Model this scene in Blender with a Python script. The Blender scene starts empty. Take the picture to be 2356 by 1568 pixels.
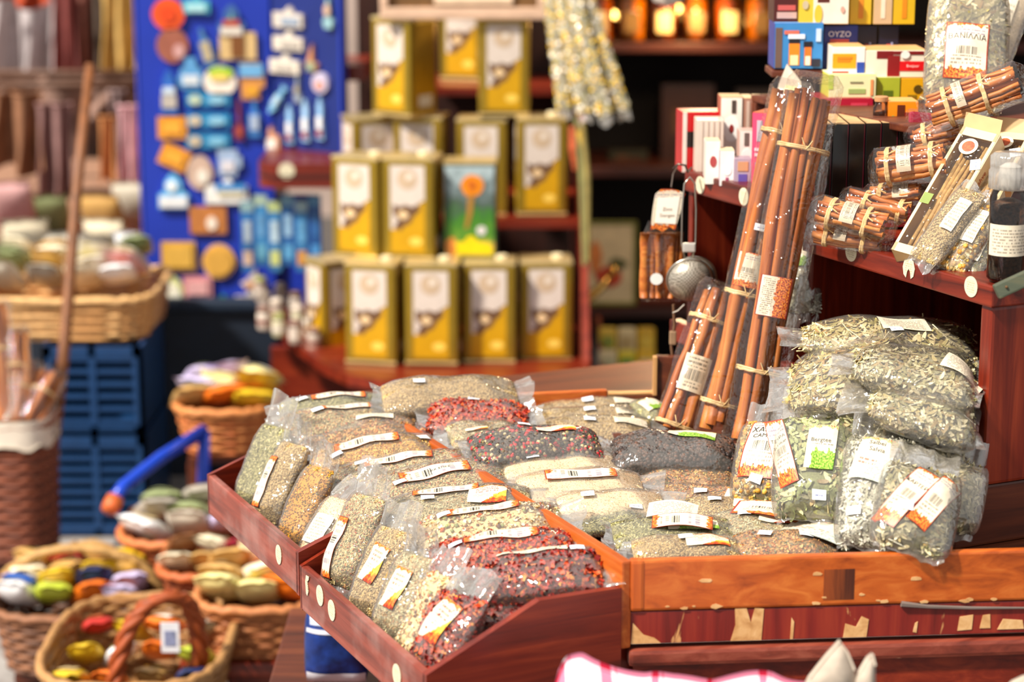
import bpy, bmesh, math, random
import numpy as np
from mathutils import Vector, Matrix

S = bpy.context.scene
COL = S.collection
# ------------------------------------------------------------------ camera
F = 5000.0                                   # focal length in pixels of a 2356 x 1568 frame
PITCH = math.radians(12.78)
EYE = np.array([0.0, 0.0, 1.65])
cd = bpy.data.cameras.new('camera'); cam = bpy.data.objects.new('camera', cd); COL.objects.link(cam)
cam.location = EYE; cam.rotation_euler = (math.pi/2 - PITCH, 0, 0)
cd.sensor_width = 36.0; cd.lens = 36.0*F/2356.0; cd.clip_start = 0.05; cd.clip_end = 200
cd.dof.use_dof = True; cd.dof.focus_distance = 2.62; cd.dof.aperture_fstop = 3.5
S.camera = cam
# ------------------------------------------------------------------ light
S.view_settings.view_transform = 'Standard'; S.view_settings.look = 'None'
S.view_settings.exposure = 0.74; S.view_settings.gamma = 1.0
w = bpy.data.worlds.new('sky'); S.world = w; w.use_nodes = True
wn = w.node_tree; wn.nodes['Background'].inputs[0].default_value = (0.98, 0.96, 0.94, 1)
wn.nodes['Background'].inputs[1].default_value = 0.46
sd = bpy.data.lights.new('sun', 'SUN'); sd.energy = 4.5; sd.angle = math.radians(4); sd.color = (1.0, 0.92, 0.79)
sun = bpy.data.objects.new('sun', sd); COL.objects.link(sun)
sun.rotation_euler = Vector((0.62, 0.42, -0.85)).to_track_quat('-Z', 'Y').to_euler()
S.cycles.transparent_max_bounces = 14
S.cycles.max_bounces = 6; S.cycles.diffuse_bounces = 3; S.cycles.glossy_bounces = 3; S.cycles.caustics_reflective = False; S.cycles.caustics_refractive = False

# ------------------------------------------------------------------ pixel -> place
CP, SP = math.cos(PITCH), math.sin(PITCH)
def ray(px, py):
    r, u = px - 1178.0, 784.0 - py
    return np.array([r, F*CP + u*SP, u*CP - F*SP])/F
def P(px, py, d): return EYE + d*ray(px, py)
def PZ(px, py, z):
    r = ray(px, py); return EYE + r*((z - EYE[2])/r[2])
def PY(px, py, y):
    r = ray(px, py); return EYE + r*(y/r[1])
O2 = np.array([0.1276, 2.235]); AX = np.array([-0.421, 0.907]); BX = np.array([0.907, 0.421])
def U(u, v, z):
    q = O2 + AX*u + BX*v; return np.array([q[0], q[1], z])
M_STALL = Matrix(((0.907, -0.421, 0, O2[0]), (0.421, 0.907, 0, O2[1]), (0, 0, 1, 0), (0, 0, 0, 1)))  # local x = across, y = along

# ------------------------------------------------------------------ colours and materials
def C(h):
    h = h.lstrip('#'); o = []
    for i in (0, 2, 4):
        c = int(h[i:i+2], 16)/255.0
        o.append(c/12.92 if c <= 0.04045 else ((c + 0.055)/1.055)**2.4)
    return tuple(o)
def C4(h): return (*C(h), 1.0) if isinstance(h, str) else (*h[:3], 1.0)
class N:
    """tiny node writer"""
    def __init__(s, name):
        s.m = bpy.data.materials.new(name); s.m.use_nodes = True; s.t = s.m.node_tree; s.t.nodes.clear()
        s.out = s.t.nodes.new('ShaderNodeOutputMaterial')
    def n(s, ty, **kw):
        x = s.t.nodes.new('ShaderNode' + ty)
        for k, v in kw.items(): setattr(x, k, v)
        return x
    def put(s, sock, v):
        if isinstance(v, bpy.types.NodeSocket): s.t.links.new(v, sock)
        elif v is not None: sock.default_value = v
    def ma(s, op, a, b=None, c=None):
        x = s.n('Math', operation=op)
        for i, v in enumerate((a, b, c)): s.put(x.inputs[i], v) if v is not None else None
        return x.outputs[0]
    def mul(s, a, b): return s.ma('MULTIPLY', a, b)
    def gt(s, a, b): return s.ma('GREATER_THAN', a, b)
    def lt(s, a, b): return s.ma('LESS_THAN', a, b)
    def box(s, u, v, u0, u1, v0, v1):
        return s.mul(s.mul(s.gt(u, u0), s.lt(u, u1)), s.mul(s.gt(v, v0), s.lt(v, v1)))
    def mix(s, f, a, b):
        x = s.n('Mix', data_type='RGBA'); s.put(x.inputs[0], f)
        s.put(x.inputs[6], C4(a) if isinstance(a, (str, tuple)) else a); s.put(x.inputs[7], C4(b) if isinstance(b, (str, tuple)) else b)
        return x.outputs[2]
    def coord(s, which='Object', scale=(1, 1, 1)):
        tc = s.n('TexCoord'); mp = s.n('Mapping'); s.t.links.new(tc.outputs[which], mp.inputs[0]); mp.inputs[3].default_value = scale
        return mp.outputs[0]
    def noise(s, vec, scale, detail=4, rough=0.55, dist=0.0, ty=None):
        x = s.n('TexNoise'); s.put(x.inputs['Vector'], vec)
        if ty: x.noise_type = ty
        x.inputs['Scale'].default_value = scale; x.inputs['Detail'].default_value = detail
        x.inputs['Roughness'].default_value = rough; x.inputs['Distortion'].default_value = dist
        return x.outputs['Fac']
    def ramp(s, f, stops):
        x = s.n('ValToRGB'); s.put(x.inputs[0], f); e = x.color_ramp.elements
        while len(e) < len(stops): e.new(0.5)
        for i, (p, c) in enumerate(stops): e[i].position = p; e[i].color = C4(c)
        return x.outputs[0]
    def bump(s, h, st=0.3, d=0.002):
        x = s.n('Bump'); x.inputs['Strength'].default_value = st; x.inputs['Distance'].default_value = d; s.put(x.inputs['Height'], h)
        return x.outputs[0]
    def pbr(s, col, rough=0.5, metal=0.0, normal=None, spec=0.5, **kw):
        b = s.n('BsdfPrincipled'); s.put(b.inputs['Base Color'], C4(col) if isinstance(col, (str, tuple)) else col)
        s.put(b.inputs['Roughness'], rough); s.put(b.inputs['Metallic'], metal); b.inputs['Specular IOR Level'].default_value = spec
        if normal is not None: s.put(b.inputs['Normal'], normal)
        for k, v in kw.items(): s.put(b.inputs[k.replace('_', ' ')], v)
        s.t.links.new(b.outputs[0], s.out.inputs[0]); return s.m
MATS = {}
def plain(h, rough=0.5, metal=0.0, var=0.12, scale=30, bump=0.0):
    key = ('plain', h, rough, metal, var, scale, bump)
    if key in MATS: return MATS[key]
    k = N('surface_' + str(h).strip('#')); c = C(h) if isinstance(h, str) else h
    nz = k.noise(k.coord(), scale, 3)
    col = k.ramp(nz, [(0.3, tuple(x*(1 - var) for x in c)), (0.7, tuple(min(1, x*(1 + var)) for x in c))])
    nb = k.bump(nz, bump, 0.002) if bump else None
    MATS[key] = k.pbr(col, rough, metal, nb); return MATS[key]
def wood(name, dark, mid, light, axis=0, rough=0.38, wear=0.0, wearcol='c9935e', scale=1.0, sky_wash=0.0):
    key = ('wood', name, axis)
    if key in MATS: return MATS[key]
    k = N(name + '_grain'); sc = [55*scale]*3; sc[axis] = 3.0*scale
    v = k.coord('Object', tuple(sc)); nz = k.noise(v, 1.0, 6, 0.62, 0.6)
    big = k.noise(k.coord('Object', tuple(x*0.12 for x in sc)), 1.0, 3, 0.5, 0.3)
    f = k.ma('ADD', k.mul(nz, 0.7), k.mul(big, 0.3))
    col = k.ramp(f, [(0.32, dark), (0.5, mid), (0.68, light)])
    if sky_wash:
        col = k.mix(k.mul(k.ramp(k.noise(k.coord(), 14, 5), [(0.45, (0, 0, 0)), (0.7, (1, 1, 1))]), sky_wash), col, 'b79a94')  # pale blotches mixed into the colour to imitate reflected sky
    if wear:
        s2 = [40]*3; s2[axis] = 12
        wm = k.ramp(k.noise(k.coord('Object', tuple(s2)), 0.6, 5, 0.7, 0.5), [(0.66 - wear*0.1, (0, 0, 0)), (0.70 - wear*0.1, (1, 1, 1))])
        col = k.mix(wm, col, wearcol)
    MATS[key] = k.pbr(col, rough, 0, k.bump(nz, 0.18, 0.001)); return MATS[key]
RED = lambda ax=0: wood('mahogany_red', '360c07', '6f2010', '96381c', ax, 0.33)
LIPW = lambda ax=1: wood('sky_washed_mahogany', '521c14', '8a3b2c', 'a85b4a', ax, 0.36, sky_wash=0.35)  # tray lip wood, paler because the sky's reflection is painted into it
ORNG = lambda ax=0: wood('amber_wood', '7a2f0c', 'b4551b', 'cd7431', ax, 0.34)
BRN = lambda ax=0: wood('brown_wood', '34150c', '5c2a17', '7a4023', ax, 0.45)
STRIP = lambda ax=2: wood('worn_red_paint', '4a0f0c', '7c2018', '94331f', ax, 0.4, wear=0.55)
LITE = lambda ax=0: wood('bare_wood', 'a9743f', 'd0a069', 'e6c08c', ax, 0.55)

def film_mat(name, haze, tint, bump=0.75, sc=110, gl=0.06, rf=(1.1, 0.06, 0.65)):
    k = N(name); v = k.coord()
    r = k.noise(v, sc, 3, 0.5, 0.9, 'RIDGED_MULTIFRACTAL'); r2 = k.noise(v, sc*0.35, 2, 0.5, 1.2)
    nb = k.bump(k.ma('ADD', k.mul(r, 0.35), r2), bump, 0.004)
    tr = k.n('BsdfTransparent'); tr.inputs[0].default_value = C4(tint)
    g = k.n('BsdfGlossy'); g.inputs[0].default_value = (1, 1, 1, 1); g.inputs[1].default_value = gl; k.put(g.inputs['Normal'], nb)
    df = k.n('BsdfDiffuse'); df.inputs[0].default_value = (0.88, 0.85, 0.80, 1); k.put(df.inputs['Normal'], nb)
    tl = k.n('BsdfTranslucent'); tl.inputs[0].default_value = (0.86, 0.83, 0.78, 1)
    ad = k.n('MixShader'); ad.inputs[0].default_value = 0.5; k.t.links.new(df.outputs[0], ad.inputs[1]); k.t.links.new(tl.outputs[0], ad.inputs[2])
    m1 = k.n('MixShader'); m1.inputs[0].default_value = haze; k.t.links.new(tr.outputs[0], m1.inputs[1]); k.t.links.new(ad.outputs[0], m1.inputs[2])
    fr = k.n('Fresnel'); fr.inputs[0].default_value = 1.42
    m2 = k.n('MixShader'); k.put(m2.inputs[0], k.ma('MINIMUM', k.ma('ADD', k.mul(fr.outputs[0], rf[0]), rf[1]), rf[2])); k.t.links.new(m1.outputs[0], m2.inputs[1]); k.t.links.new(g.outputs[0], m2.inputs[2])
    k.t.links.new(m2.outputs[0], k.out.inputs[0]); return k.m
FILM = film_mat('clear_cellophane', 0.13, (0.99, 0.985, 0.975))
FILM_MILKY = film_mat('cloudy_cellophane', 0.22, (0.98, 0.975, 0.96), 0.8, 80, 0.12)
FILM_TIGHT = film_mat('tight_cellophane', 0.012, (0.99, 0.985, 0.97), 0.85, 130, 0.05, (0.6, 0.045, 0.26))
def glass_mat(name, tint, gl=0.05):
    k = N(name); tr = k.n('BsdfTransparent'); tr.inputs[0].default_value = C4(tint)
    g = k.n('BsdfGlossy'); g.inputs[1].default_value = gl; g.inputs[0].default_value = (1, 1, 1, 1)
    fr = k.n('Fresnel'); fr.inputs[0].default_value = 1.5
    m = k.n('MixShader'); k.put(m.inputs[0], fr.outputs[0]); k.t.links.new(tr.outputs[0], m.inputs[1]); k.t.links.new(g.outputs[0], m.inputs[2])
    k.t.links.new(m.outputs[0], k.out.inputs[0]); return k.m
GLASS = glass_mat('clear_glass', (0.9, 0.92, 0.9))
def grain_mat():
    k = N('dried_contents'); a = k.n('VertexColor'); a.layer_name = 'Col'
    nz = k.noise(k.coord(), 420, 3); nf = k.ramp(nz, [(0.3, (0.95, 0.95, 0.95)), (0.7, (1.6, 1.6, 1.6))])
    x = k.n('Mix', data_type='RGBA', blend_type='MULTIPLY'); x.inputs[0].default_value = 1
    k.put(x.inputs[6], a.outputs[0]); k.put(x.inputs[7], nf)
    return k.pbr(x.outputs[2], 0.55, 0, k.bump(nz, 0.4, 0.001))
GRAIN = grain_mat()

def label_mat(kind):
    if ('label', kind) in MATS: return MATS[('label', kind)]
    k = N('printed_label_' + kind); tc = k.n('TexCoord'); sp = k.n('SeparateXYZ'); k.t.links.new(tc.outputs['UV'], sp.inputs[0])
    u, v = sp.outputs[0], sp.outputs[1]; uv = tc.outputs['UV']
    n1 = k.noise(uv, 7, 4); n2 = k.noise(uv, 22, 3)
    def lines(u0, u1, v0, v1, nl, col, base, horiz=True):
        c = k.n('CombineXYZ'); a, b = (u, v) if horiz else (v, u)
        k.put(c.inputs[0], k.mul(a, 26)); k.put(c.inputs[1], k.ma('FLOOR', k.mul(b, nl)))
        g = k.mul(k.gt(k.noise(c.outputs[0], 1.3, 1), 0.46), k.lt(k.ma('FRACT', k.mul(b, nl)), 0.52))
        return k.mix(k.mul(k.mul(g, k.box(u, v, u0, u1, v0, v1)), 0.8), base, col)
    def barcode(u0, u1, v0, v1, base, vert=False):
        c = k.n('CombineXYZ'); k.put(c.inputs[0], k.mul(v if vert else u, 70))
        return k.mix(k.mul(k.gt(k.noise(c.outputs[0], 1.2, 0), 0.5), k.box(u, v, u0, u1, v0, v1)), base, '2a2622')
    leaf = k.ramp(n2, [(0.36, '4a1608'), (0.45, 'c2481a'), (0.55, 'e87b25'), (0.66, 'f2b04a')])
    paper = k.ramp(n1, [(0.3, 'd8cab2'), (0.7, 'e6dac6')])
    du = k.ma('ABSOLUTE', k.ma('SUBTRACT', u, 0.5)); dv = k.ma('ABSOLUTE', k.ma('SUBTRACT', v, 0.5))
    nj = k.mul(k.ma('SUBTRACT', n1, 0.5), 0.35)
    if kind == 'strip':          # long strip with amber leaves at both ends
        col = lines(0.14, 0.3, 0.2, 0.8, 9, '6a6058', paper, False); col = barcode(0.32, 0.46, 0.2, 0.75, col)
        col = lines(0.5, 0.58, 0.12, 0.88, 3.2, '1c1815', col, False); col = lines(0.6, 0.84, 0.15, 0.85, 7, '6d5c86', col, False)
        col = k.mix(k.gt(k.ma('ADD', du, nj), 0.40), col, leaf)
        col = k.mix(k.ma('MAXIMUM', k.gt(dv, 0.47), k.gt(du, 0.488)), col, '8a2a16')
    elif kind == 'front':        # card with red title and a fiery picture in the lower corner
        col = lines(0.2, 0.8, 0.55, 0.85, 9, '8a4a3a', paper); col = lines(0.15, 0.6, 0.3, 0.5, 14, '9a8d80', col)
        pic = k.gt(k.ma('ADD', k.ma('SUBTRACT', u, v), nj), 0.33); fire = k.ramp(k.ma('ADD', k.mul(n1, 0.7), k.mul(v, 0.6)), [(0.3, '5a1606'), (0.42, 'c23c10'), (0.52, 'f08a1e'), (0.62, 'ffd24a')])
        col = k.mix(pic, col, fire); col = k.mix(k.gt(k.ma('ADD', v, nj), 0.93), col, leaf)
    elif kind == 'tea':          # tall tag with amber leaves top and bottom
        col = barcode(0.22, 0.75, 0.42, 0.56, paper); col = lines(0.15, 0.85, 0.22, 0.4, 16, '7a6a5c', col)
        col = lines(0.12, 0.9, 0.8, 0.88, 14, '6d5c86', col)
        col = k.mix(k.ma('MAXIMUM', k.lt(k.ma('ADD', v, nj), 0.17), k.gt(k.ma('ADD', v, nj), 0.95)), col, leaf)
        col = k.mix(k.ma('MAXIMUM', k.gt(dv, 0.485), k.gt(du, 0.47)), col, '9a3018')
    elif kind == 'green':        # card with a leafy picture
        col = lines(0.2, 0.9, 0.52, 0.6, 20, '5a5a4a', paper)
        gl = k.ramp(n2, [(0.35, '3d6a18'), (0.5, '79a82c'), (0.65, 'b8d068')])
        col = k.mix(k.mul(k.lt(k.ma('ADD', v, k.mul(nj, 1.2)), 0.42), k.gt(k.ma('ADD', u, nj), 0.22)), col, gl)
        col = k.mix(k.gt(k.ma('ADD', v, k.mul(nj, 0.9)), 0.93), col, k.ramp(n2, [(0.42, '7b9a3a'), (0.52, 'e9d9a8'), (0.6, 'd2452a')]))
    elif kind == 'sage':
        col = lines(0.12, 0.7, 0.3, 0.5, 12, 'a0564a', paper); st = k.gt(k.ma('ADD', k.ma('SUBTRACT', u, v), nj), 0.22)
        col = k.mix(k.mul(st, k.lt(v, 0.55)), col, k.ramp(n2, [(0.4, '9aa39a'), (0.6, 'd5d8ce')]))
        col = k.mix(k.gt(k.ma('ADD', v, k.mul(nj, 0.9)), 0.92), col, k.ramp(n2, [(0.42, '7b9a3a'), (0.52, 'e9d9a8'), (0.6, 'd2452a')]))
    elif kind == 'cinnamon':     # cinnamon picture down the right half
        col = lines(0.12, 0.5, 0.06, 0.94, 20, '7a6458', paper)
        col = k.mix(k.gt(k.ma('ADD', u, nj), 0.55), col, leaf); col = k.mix(k.ma('MAXIMUM', k.gt(dv, 0.485), k.gt(du, 0.46)), col, '8a2416')
    elif kind == 'band':         # narrow paper band with a barcode
        col = lines(0.15, 0.85, 0.66, 0.92, 8, '4a3c30', k.mix(0.35, paper, 'c9a983')); col = barcode(0.15, 0.85, 0.3, 0.6, col); col = lines(0.2, 0.8, 0.08, 0.24, 10, '6a5c50', col)
    elif kind == 'price':
        col = lines(0.25, 0.75, 0.35, 0.7, 3, '5060a0', 'dfe2ea')
    elif kind == 'stamp':        # round maker's sticker, pale with faint print
        col = lines(0.2, 0.8, 0.2, 0.8, 9, 'a89c78', 'd8d0b4')
    else:                        # text card
        col = lines(0.1, 0.9, 0.1, 0.9, 10, '8a7f70', paper)
    MATS[('label', kind)] = k.pbr(col, 0.42); return MATS[('label', kind)]

# ------------------------------------------------------------------ geometry
def mesh(name, V, Fc, mat=None, smooth=False, uv=None, col=None):
    V = np.asarray(V, float); m = bpy.data.meshes.new(name)
    if isinstance(Fc, np.ndarray) and Fc.ndim == 2:
        n, k = Fc.shape; m.vertices.add(len(V)); m.vertices.foreach_set('co', V.ravel().astype(np.float32))
        m.loops.add(n*k); m.loops.foreach_set('vertex_index', Fc.ravel().astype(np.int32)); m.polygons.add(n)
        m.polygons.foreach_set('loop_start', np.arange(0, n*k, k, dtype=np.int32)); m.update(calc_edges=True); m.validate()
    else: m.from_pydata([tuple(v) for v in V], [], [tuple(int(i) for i in f) for f in Fc])
    if smooth: m.polygons.foreach_set('use_smooth', [True]*len(m.polygons))
    if uv is not None:
        l = m.uv_layers.new(name='UVMap'); idx = np.empty(len(m.loops), np.int32); m.loops.foreach_get('vertex_index', idx)
        l.data.foreach_set('uv', np.asarray(uv, np.float32)[idx].ravel())
    if col is not None:
        a = m.color_attributes.new('Col', 'FLOAT_COLOR', 'POINT'); c = np.ones((len(V), 4), np.float32); c[:, :3] = col; a.data.foreach_set('color', c.ravel())
    if mat: m.materials.append(mat)
    return m
ROOTM = {}
def link(name, data, parent=None):
    o = bpy.data.objects.new(name, data); COL.objects.link(o)
    if parent is not None: o.parent = parent
    return o
def tag(o, label, cat, group=None):
    o['label'] = label; o['category'] = cat
    if group: o['group'] = group
    return o
def thing(name, label, cat, mw=None, group=None):
    o = link(name, None); o.empty_display_size = 0.02
    mw = mw if isinstance(mw, Matrix) else Matrix.Translation(Vector(mw) if mw is not None else Vector((0, 0, 0)))
    o.matrix_world = mw; ROOTM[o.name] = mw
    return tag(o, label, cat, group)
def rootof(o):
    while o.parent is not None: o = o.parent
    return o
def part(name, g, mat, parent, world=False, smooth=False, uv=None, label=None):
    V, Fc = g; V = np.asarray(V, float)
    if world:
        im = np.array(ROOTM[rootof(parent).name].inverted()); V = V @ im[:3, :3].T + im[:3, 3]
    o = link(name, mesh(name, V, Fc, mat, smooth, uv), parent)
    if label: o['label'] = label
    return o
def struct(name, g, mat, smooth=False, kind='structure', label=None, cat=None):
    o = link(name, mesh(name, g[0], g[1], mat, smooth)); o['kind'] = kind
    if label: o['label'] = label
    if cat: o['category'] = cat
    return o
def frame(p, X, Nn):
    X = Vector(X).normalized(); Nn = Vector(Nn); Z = (Nn - X*Nn.dot(X)).normalized(); Y = Z.cross(X)
    m = Matrix((X, Y, Z)).transposed().to_4x4(); m.translation = Vector(p); return m
def cat(*gs):
    V = []; Fc = []; n = 0
    for v, f in gs:
        v = np.asarray(v, float); V.append(v); Fc += [tuple(int(i) + n for i in q) for q in f]; n += len(v)
    return np.vstack(V), Fc
def tr(g, m):
    a = np.array(m); return np.asarray(g[0], float) @ a[:3, :3].T + a[:3, 3], g[1]
def mv(g, d): return np.asarray(g[0], float) + np.asarray(d, float), g[1]
_rb = {}
def rbox(x0, x1, y0, y1, z0, z1, r=0.0):
    sx, sy, sz = x1 - x0, y1 - y0, z1 - z0; r = min(r, sx*0.45, sy*0.45, sz*0.45)
    if r <= 0:
        V = [(x, y, z) for z in (z0, z1) for y in (y0, y1) for x in (x0, x1)]
        return np.array(V, float), [(0, 2, 3, 1), (4, 5, 7, 6), (0, 1, 5, 4), (2, 6, 7, 3), (0, 4, 6, 2), (1, 3, 7, 5)]
    key = (round(sx, 4), round(sy, 4), round(sz, 4), round(r, 4))
    if key not in _rb:
        bm = bmesh.new(); bmesh.ops.create_cube(bm, size=1.0)
        for v in bm.verts: v.co = Vector((v.co.x*sx, v.co.y*sy, v.co.z*sz))
        bmesh.ops.bevel(bm, geom=bm.edges[:], offset=r, segments=2, profile=0.6, affect='EDGES')
        bm.verts.index_update(); _rb[key] = (np.array([v.co[:] for v in bm.verts]), [tuple(v.index for v in f.verts) for f in bm.faces]); bm.free()
    g = _rb[key]; return g[0] + np.array([(x0 + x1)/2, (y0 + y1)/2, (z0 + z1)/2]), g[1]
def prism(poly, z0, z1):
    n = len(poly); V = [(x, y, z0) for x, y in poly] + [(x, y, z1) for x, y in poly]
    return np.array(V, float), [tuple(range(n))[::-1], tuple(range(n, 2*n))] + [(i, (i + 1) % n, n + (i + 1) % n, n + i) for i in range(n)]
def swap(g, order):   # permute axes
    return np.asarray(g[0])[:, order], g[1]
def tube(pts, rad, n=8, closed=False, flat=1.0, up=None):
    pts = np.asarray(pts, float); m = len(pts); rad = np.full(m, rad) if np.isscalar(rad) else np.asarray(rad, float)
    t = np.gradient(pts, axis=0) if not closed else np.roll(pts, -1, 0) - np.roll(pts, 1, 0)
    t /= np.linalg.norm(t, axis=1)[:, None] + 1e-12
    ref = np.array(up if up is not None else ((0, 0, 1) if abs(t[0][2]) < 0.9 else (1, 0, 0)), float)
    V = []
    for i in range(m):
        a = np.cross(t[i], ref)
        if np.linalg.norm(a) < 1e-4: a = np.cross(t[i], (0.3, 1, 0.2))
        a /= np.linalg.norm(a); b = np.cross(a, t[i])
        if up is None: ref = b
        for k in range(n):
            th = 2*math.pi*k/n; V.append(pts[i] + rad[i]*(a*math.cos(th) + b*math.sin(th)*flat))
    Fc = []
    for i in range(m if closed else m - 1):
        j = (i + 1) % m
        for k in range(n): Fc.append((i*n + k, i*n + (k + 1) % n, j*n + (k + 1) % n, j*n + k))
    if not closed: Fc += [tuple(range(n))[::-1], tuple(range((m - 1)*n, m*n))]
    return np.array(V), Fc
def lathe(prof, n=24):
    V = []; m = len(prof)
    for r, z in prof:
        for k in range(n): V.append((r*math.cos(2*math.pi*k/n), r*math.sin(2*math.pi*k/n), z))
    Fc = [(i*n + k, i*n + (k + 1) % n, (i + 1)*n + (k + 1) % n, (i + 1)*n + k) for i in range(m - 1) for k in range(n)]
    Fc += [tuple(range(n))[::-1], tuple(range((m - 1)*n, m*n))]
    return np.array(V), Fc
def gridfaces(nu, nv, wrap=False):
    return [(i*nv + j, i*nv + (j + 1) % nv, (i + 1)*nv + (j + 1) % nv, (i + 1)*nv + j) for i in range(nu - 1) for j in range(nv if wrap else nv - 1)]
def disc_poly(rx, ry, n=20, jag=0.0, rng=None):
    return [(rx*math.cos(2*math.pi*i/n)*(1 + (rng.uniform(-jag, jag) if rng else 0)), ry*math.sin(2*math.pi*i/n)*(1 + (rng.uniform(-jag, jag) if rng else 0))) for i in range(n)]
_tx = {}
def text_geo(s):
    if s not in _tx:
        c = bpy.data.curves.new('lettering', 'FONT'); c.body = s; c.resolution_u = 2; c.align_x = 'CENTER'; c.align_y = 'CENTER'
        o = bpy.data.objects.new('lettering', c); COL.objects.link(o); dg = bpy.context.evaluated_depsgraph_get()
        m = bpy.data.meshes.new_from_object(o.evaluated_get(dg)); V = np.array([v.co[:] for v in m.vertices]); Fc = [tuple(p.vertices) for p in m.polygons]
        bpy.data.objects.remove(o); bpy.data.curves.remove(c); bpy.data.meshes.remove(m); _tx[s] = (V, Fc)
    return _tx[s]
def rot2(a):
    c, s = math.cos(a), math.sin(a); return np.array([[c, -s], [s, c]])
# ================================================================== the setting
def paving():
    k = N('worn_street_stone'); v = k.coord('Object', (1, 1, 1)); nz = k.noise(v, 9, 6); 
    return k.pbr(k.ramp(nz, [(0.3, '6f6a68'), (0.5, '8f8a88'), (0.7, 'a8a4a2')]), 0.75, 0, k.bump(nz, 0.4, 0.01))
STONE = paving()
struct('floor', rbox(-8, 8, -2, 14, -0.06, -0.006), plain('4b4644', 0.9))
gr = bpy.data.objects['floor']; slab = mesh('paving_slab', *rbox(-0.235, 0.235, -0.235, 0.235, -0.02, 0.0, 0.006), STONE)
rng = random.Random(3)
for i in range(-7, 2):
    for j in range(5, 17):
        o = link('paving_slab', slab, gr); o.location = (i*0.48 + (j % 2)*0.24, j*0.48, rng.uniform(-0.004, 0.002))
PLASTER = plain('b9a59c', 0.9, 0, 0.2, 3, 0.3)
struct('wall_back', rbox(-6, 4, 9.9, 10.1, -0.05, 3.2), PLASTER)
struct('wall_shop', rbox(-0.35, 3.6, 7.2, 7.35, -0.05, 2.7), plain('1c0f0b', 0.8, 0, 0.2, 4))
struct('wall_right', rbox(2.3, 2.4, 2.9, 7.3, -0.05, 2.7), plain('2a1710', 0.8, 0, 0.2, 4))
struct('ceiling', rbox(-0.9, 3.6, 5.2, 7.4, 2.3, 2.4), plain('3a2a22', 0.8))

# ================================================================== the stall
def stick_on(root, name, c, nrm, up, r, mat, shape=None, ry=None, label=None):
    """thin paper disc or shape stuck on a board, world coordinates"""
    nrm = Vector(nrm).normalized(); up = Vector(up); m = frame(c, up.cross(nrm), nrm)
    poly = shape if shape else disc_poly(r, ry or r, 24)
    V, Fc = prism(poly, 0.0002, 0.0010); V = np.asarray(V); a = np.array(poly); mn, mx = a.min(0), a.max(0)
    uvs = (V[:, :2] - mn)/(mx - mn + 1e-9); g = tr((V, Fc), m)
    return part(name, g, mat, root, True, uv=uvs, label=label)
STAMP = label_mat('stamp'); WHITE = plain('eeeeea', 0.5, 0, 0.04)
LEFTN = (-0.907, -0.421, 0)

# -- the long counter box on the right
cn = thing('display_counter', 'long amber wooden counter box with worn red paint strip along its front', 'counter', M_STALL)
c_dir = np.array([0.9966, 0.083, 0]); c_n = np.array([0.083, -0.9966, 0])
FP = frame((O2[0], O2[1], 0), c_dir, c_n)
def fbox(x0, x1, z0, z1, d0, d1, r=0.002): return tr(rbox(x0, x1, z0, z1, d0, d1, r), FP)
part('front_board', fbox(0, 0.75, 0.842, 0.9, -0.012, 0.0, 0.003), ORNG(0), cn, True)
part('corner_cap', fbox(0.000, 0.016, 0.842, 0.9005, -0.013, 0.0015, 0.004), ORNG(2), cn, True)
part('worn_strip', fbox(0.001, 0.75, 0.8035, 0.841, -0.012, -0.002, 0.0015), STRIP(2), cn, True)
part('dark_stain', fbox(0.213, 0.247, 0.849, 0.884, -0.002, 0.0003, 0), wood('stain', '2e130a', '4a1f0d', '8d4217', 2, 0.45), cn, True)
for k, (x0, pts) in enumerate([(0.112, [(0, 0), (0.034, 0), (0.036, 0.036), (0.026, 0.037), (0.022, 0.020), (0.017, 0.037), (0.004, 0.037), (0.005, 0.018)]),
        (0.237, [(0, 0), (0.026, 0), (0.028, 0.02), (0.02, 0.024), (0.014, 0.012), (0.002, 0.016)]), (0.0, [(0.002, 0), (0.035, 0), (0.028, 0.006), (0.016, 0.010), (0.004, 0.024)]),
        (0.365, [(0, 0.004), (0.016, 0.005), (0.017, 0.022), (0.002, 0.02)]), (0.39, [(0, 0.006), (0.012, 0.006), (0.011, 0.022), (0.003, 0.021)]), (0.41, [(0, 0.004), (0.03, 0.004), (0.028, 0.014), (0.006, 0.016)]),
        (0.315, [(0, 0.004), (0.004, 0.003), (0.005, 0.016), (0.002, 0.014)]), (0.178, [(0, 0.0), (0.003, 0.0), (0.004, 0.02), (0.001, 0.025)])]):
    part('bare_patch', tr(mv(prism(pts, -0.003, -0.0012), (x0, 0.8045, 0)), FP), LITE(1), cn, True)
r = random.Random(11)
for k in range(16):   # chips along the lower edge of the front board
    x = r.uniform(0.01, 0.44); a = r.uniform(0.002, 0.007)
    part('paint_chip', tr(mv(prism(disc_poly(a, a*0.4, 8, 0.3, r), -0.001, 0.0004), (x, 0.843 + r.uniform(0, 0.004) if k < 11 else r.uniform(0.848, 0.88), 0)), FP), LITE(0), cn, True)
spl = np.array([(0.30, 0.842, 0), (0.33, 0.838, 0), (0.38, 0.835, 0), (0.45, 0.833, 0)]) 
part('split_edge', tr(tube(spl, [0.0035, 0.0022, 0.0018, 0.001], 6), FP), plain('6f625c', 0.8), cn, True)
part('moulding', fbox(-0.001, 0.75, 0.779, 0.7985, -0.02, 0.004, 0.005), wood('worn_moulding', '4a1a12', '7c3526', '9a5340', 0, 0.45, wear=0.25, wearcol='b98a6a'), cn, True)
part('cabinet_front', fbox(0.005, 0.75, 0.45, 0.779, -0.025, -0.006), RED(0), cn, True)
part('side_board', rbox(-0.010, 0.002, 0.0, 0.43, 0.80, 0.9, 0.0025), ORNG(1), cn)
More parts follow.
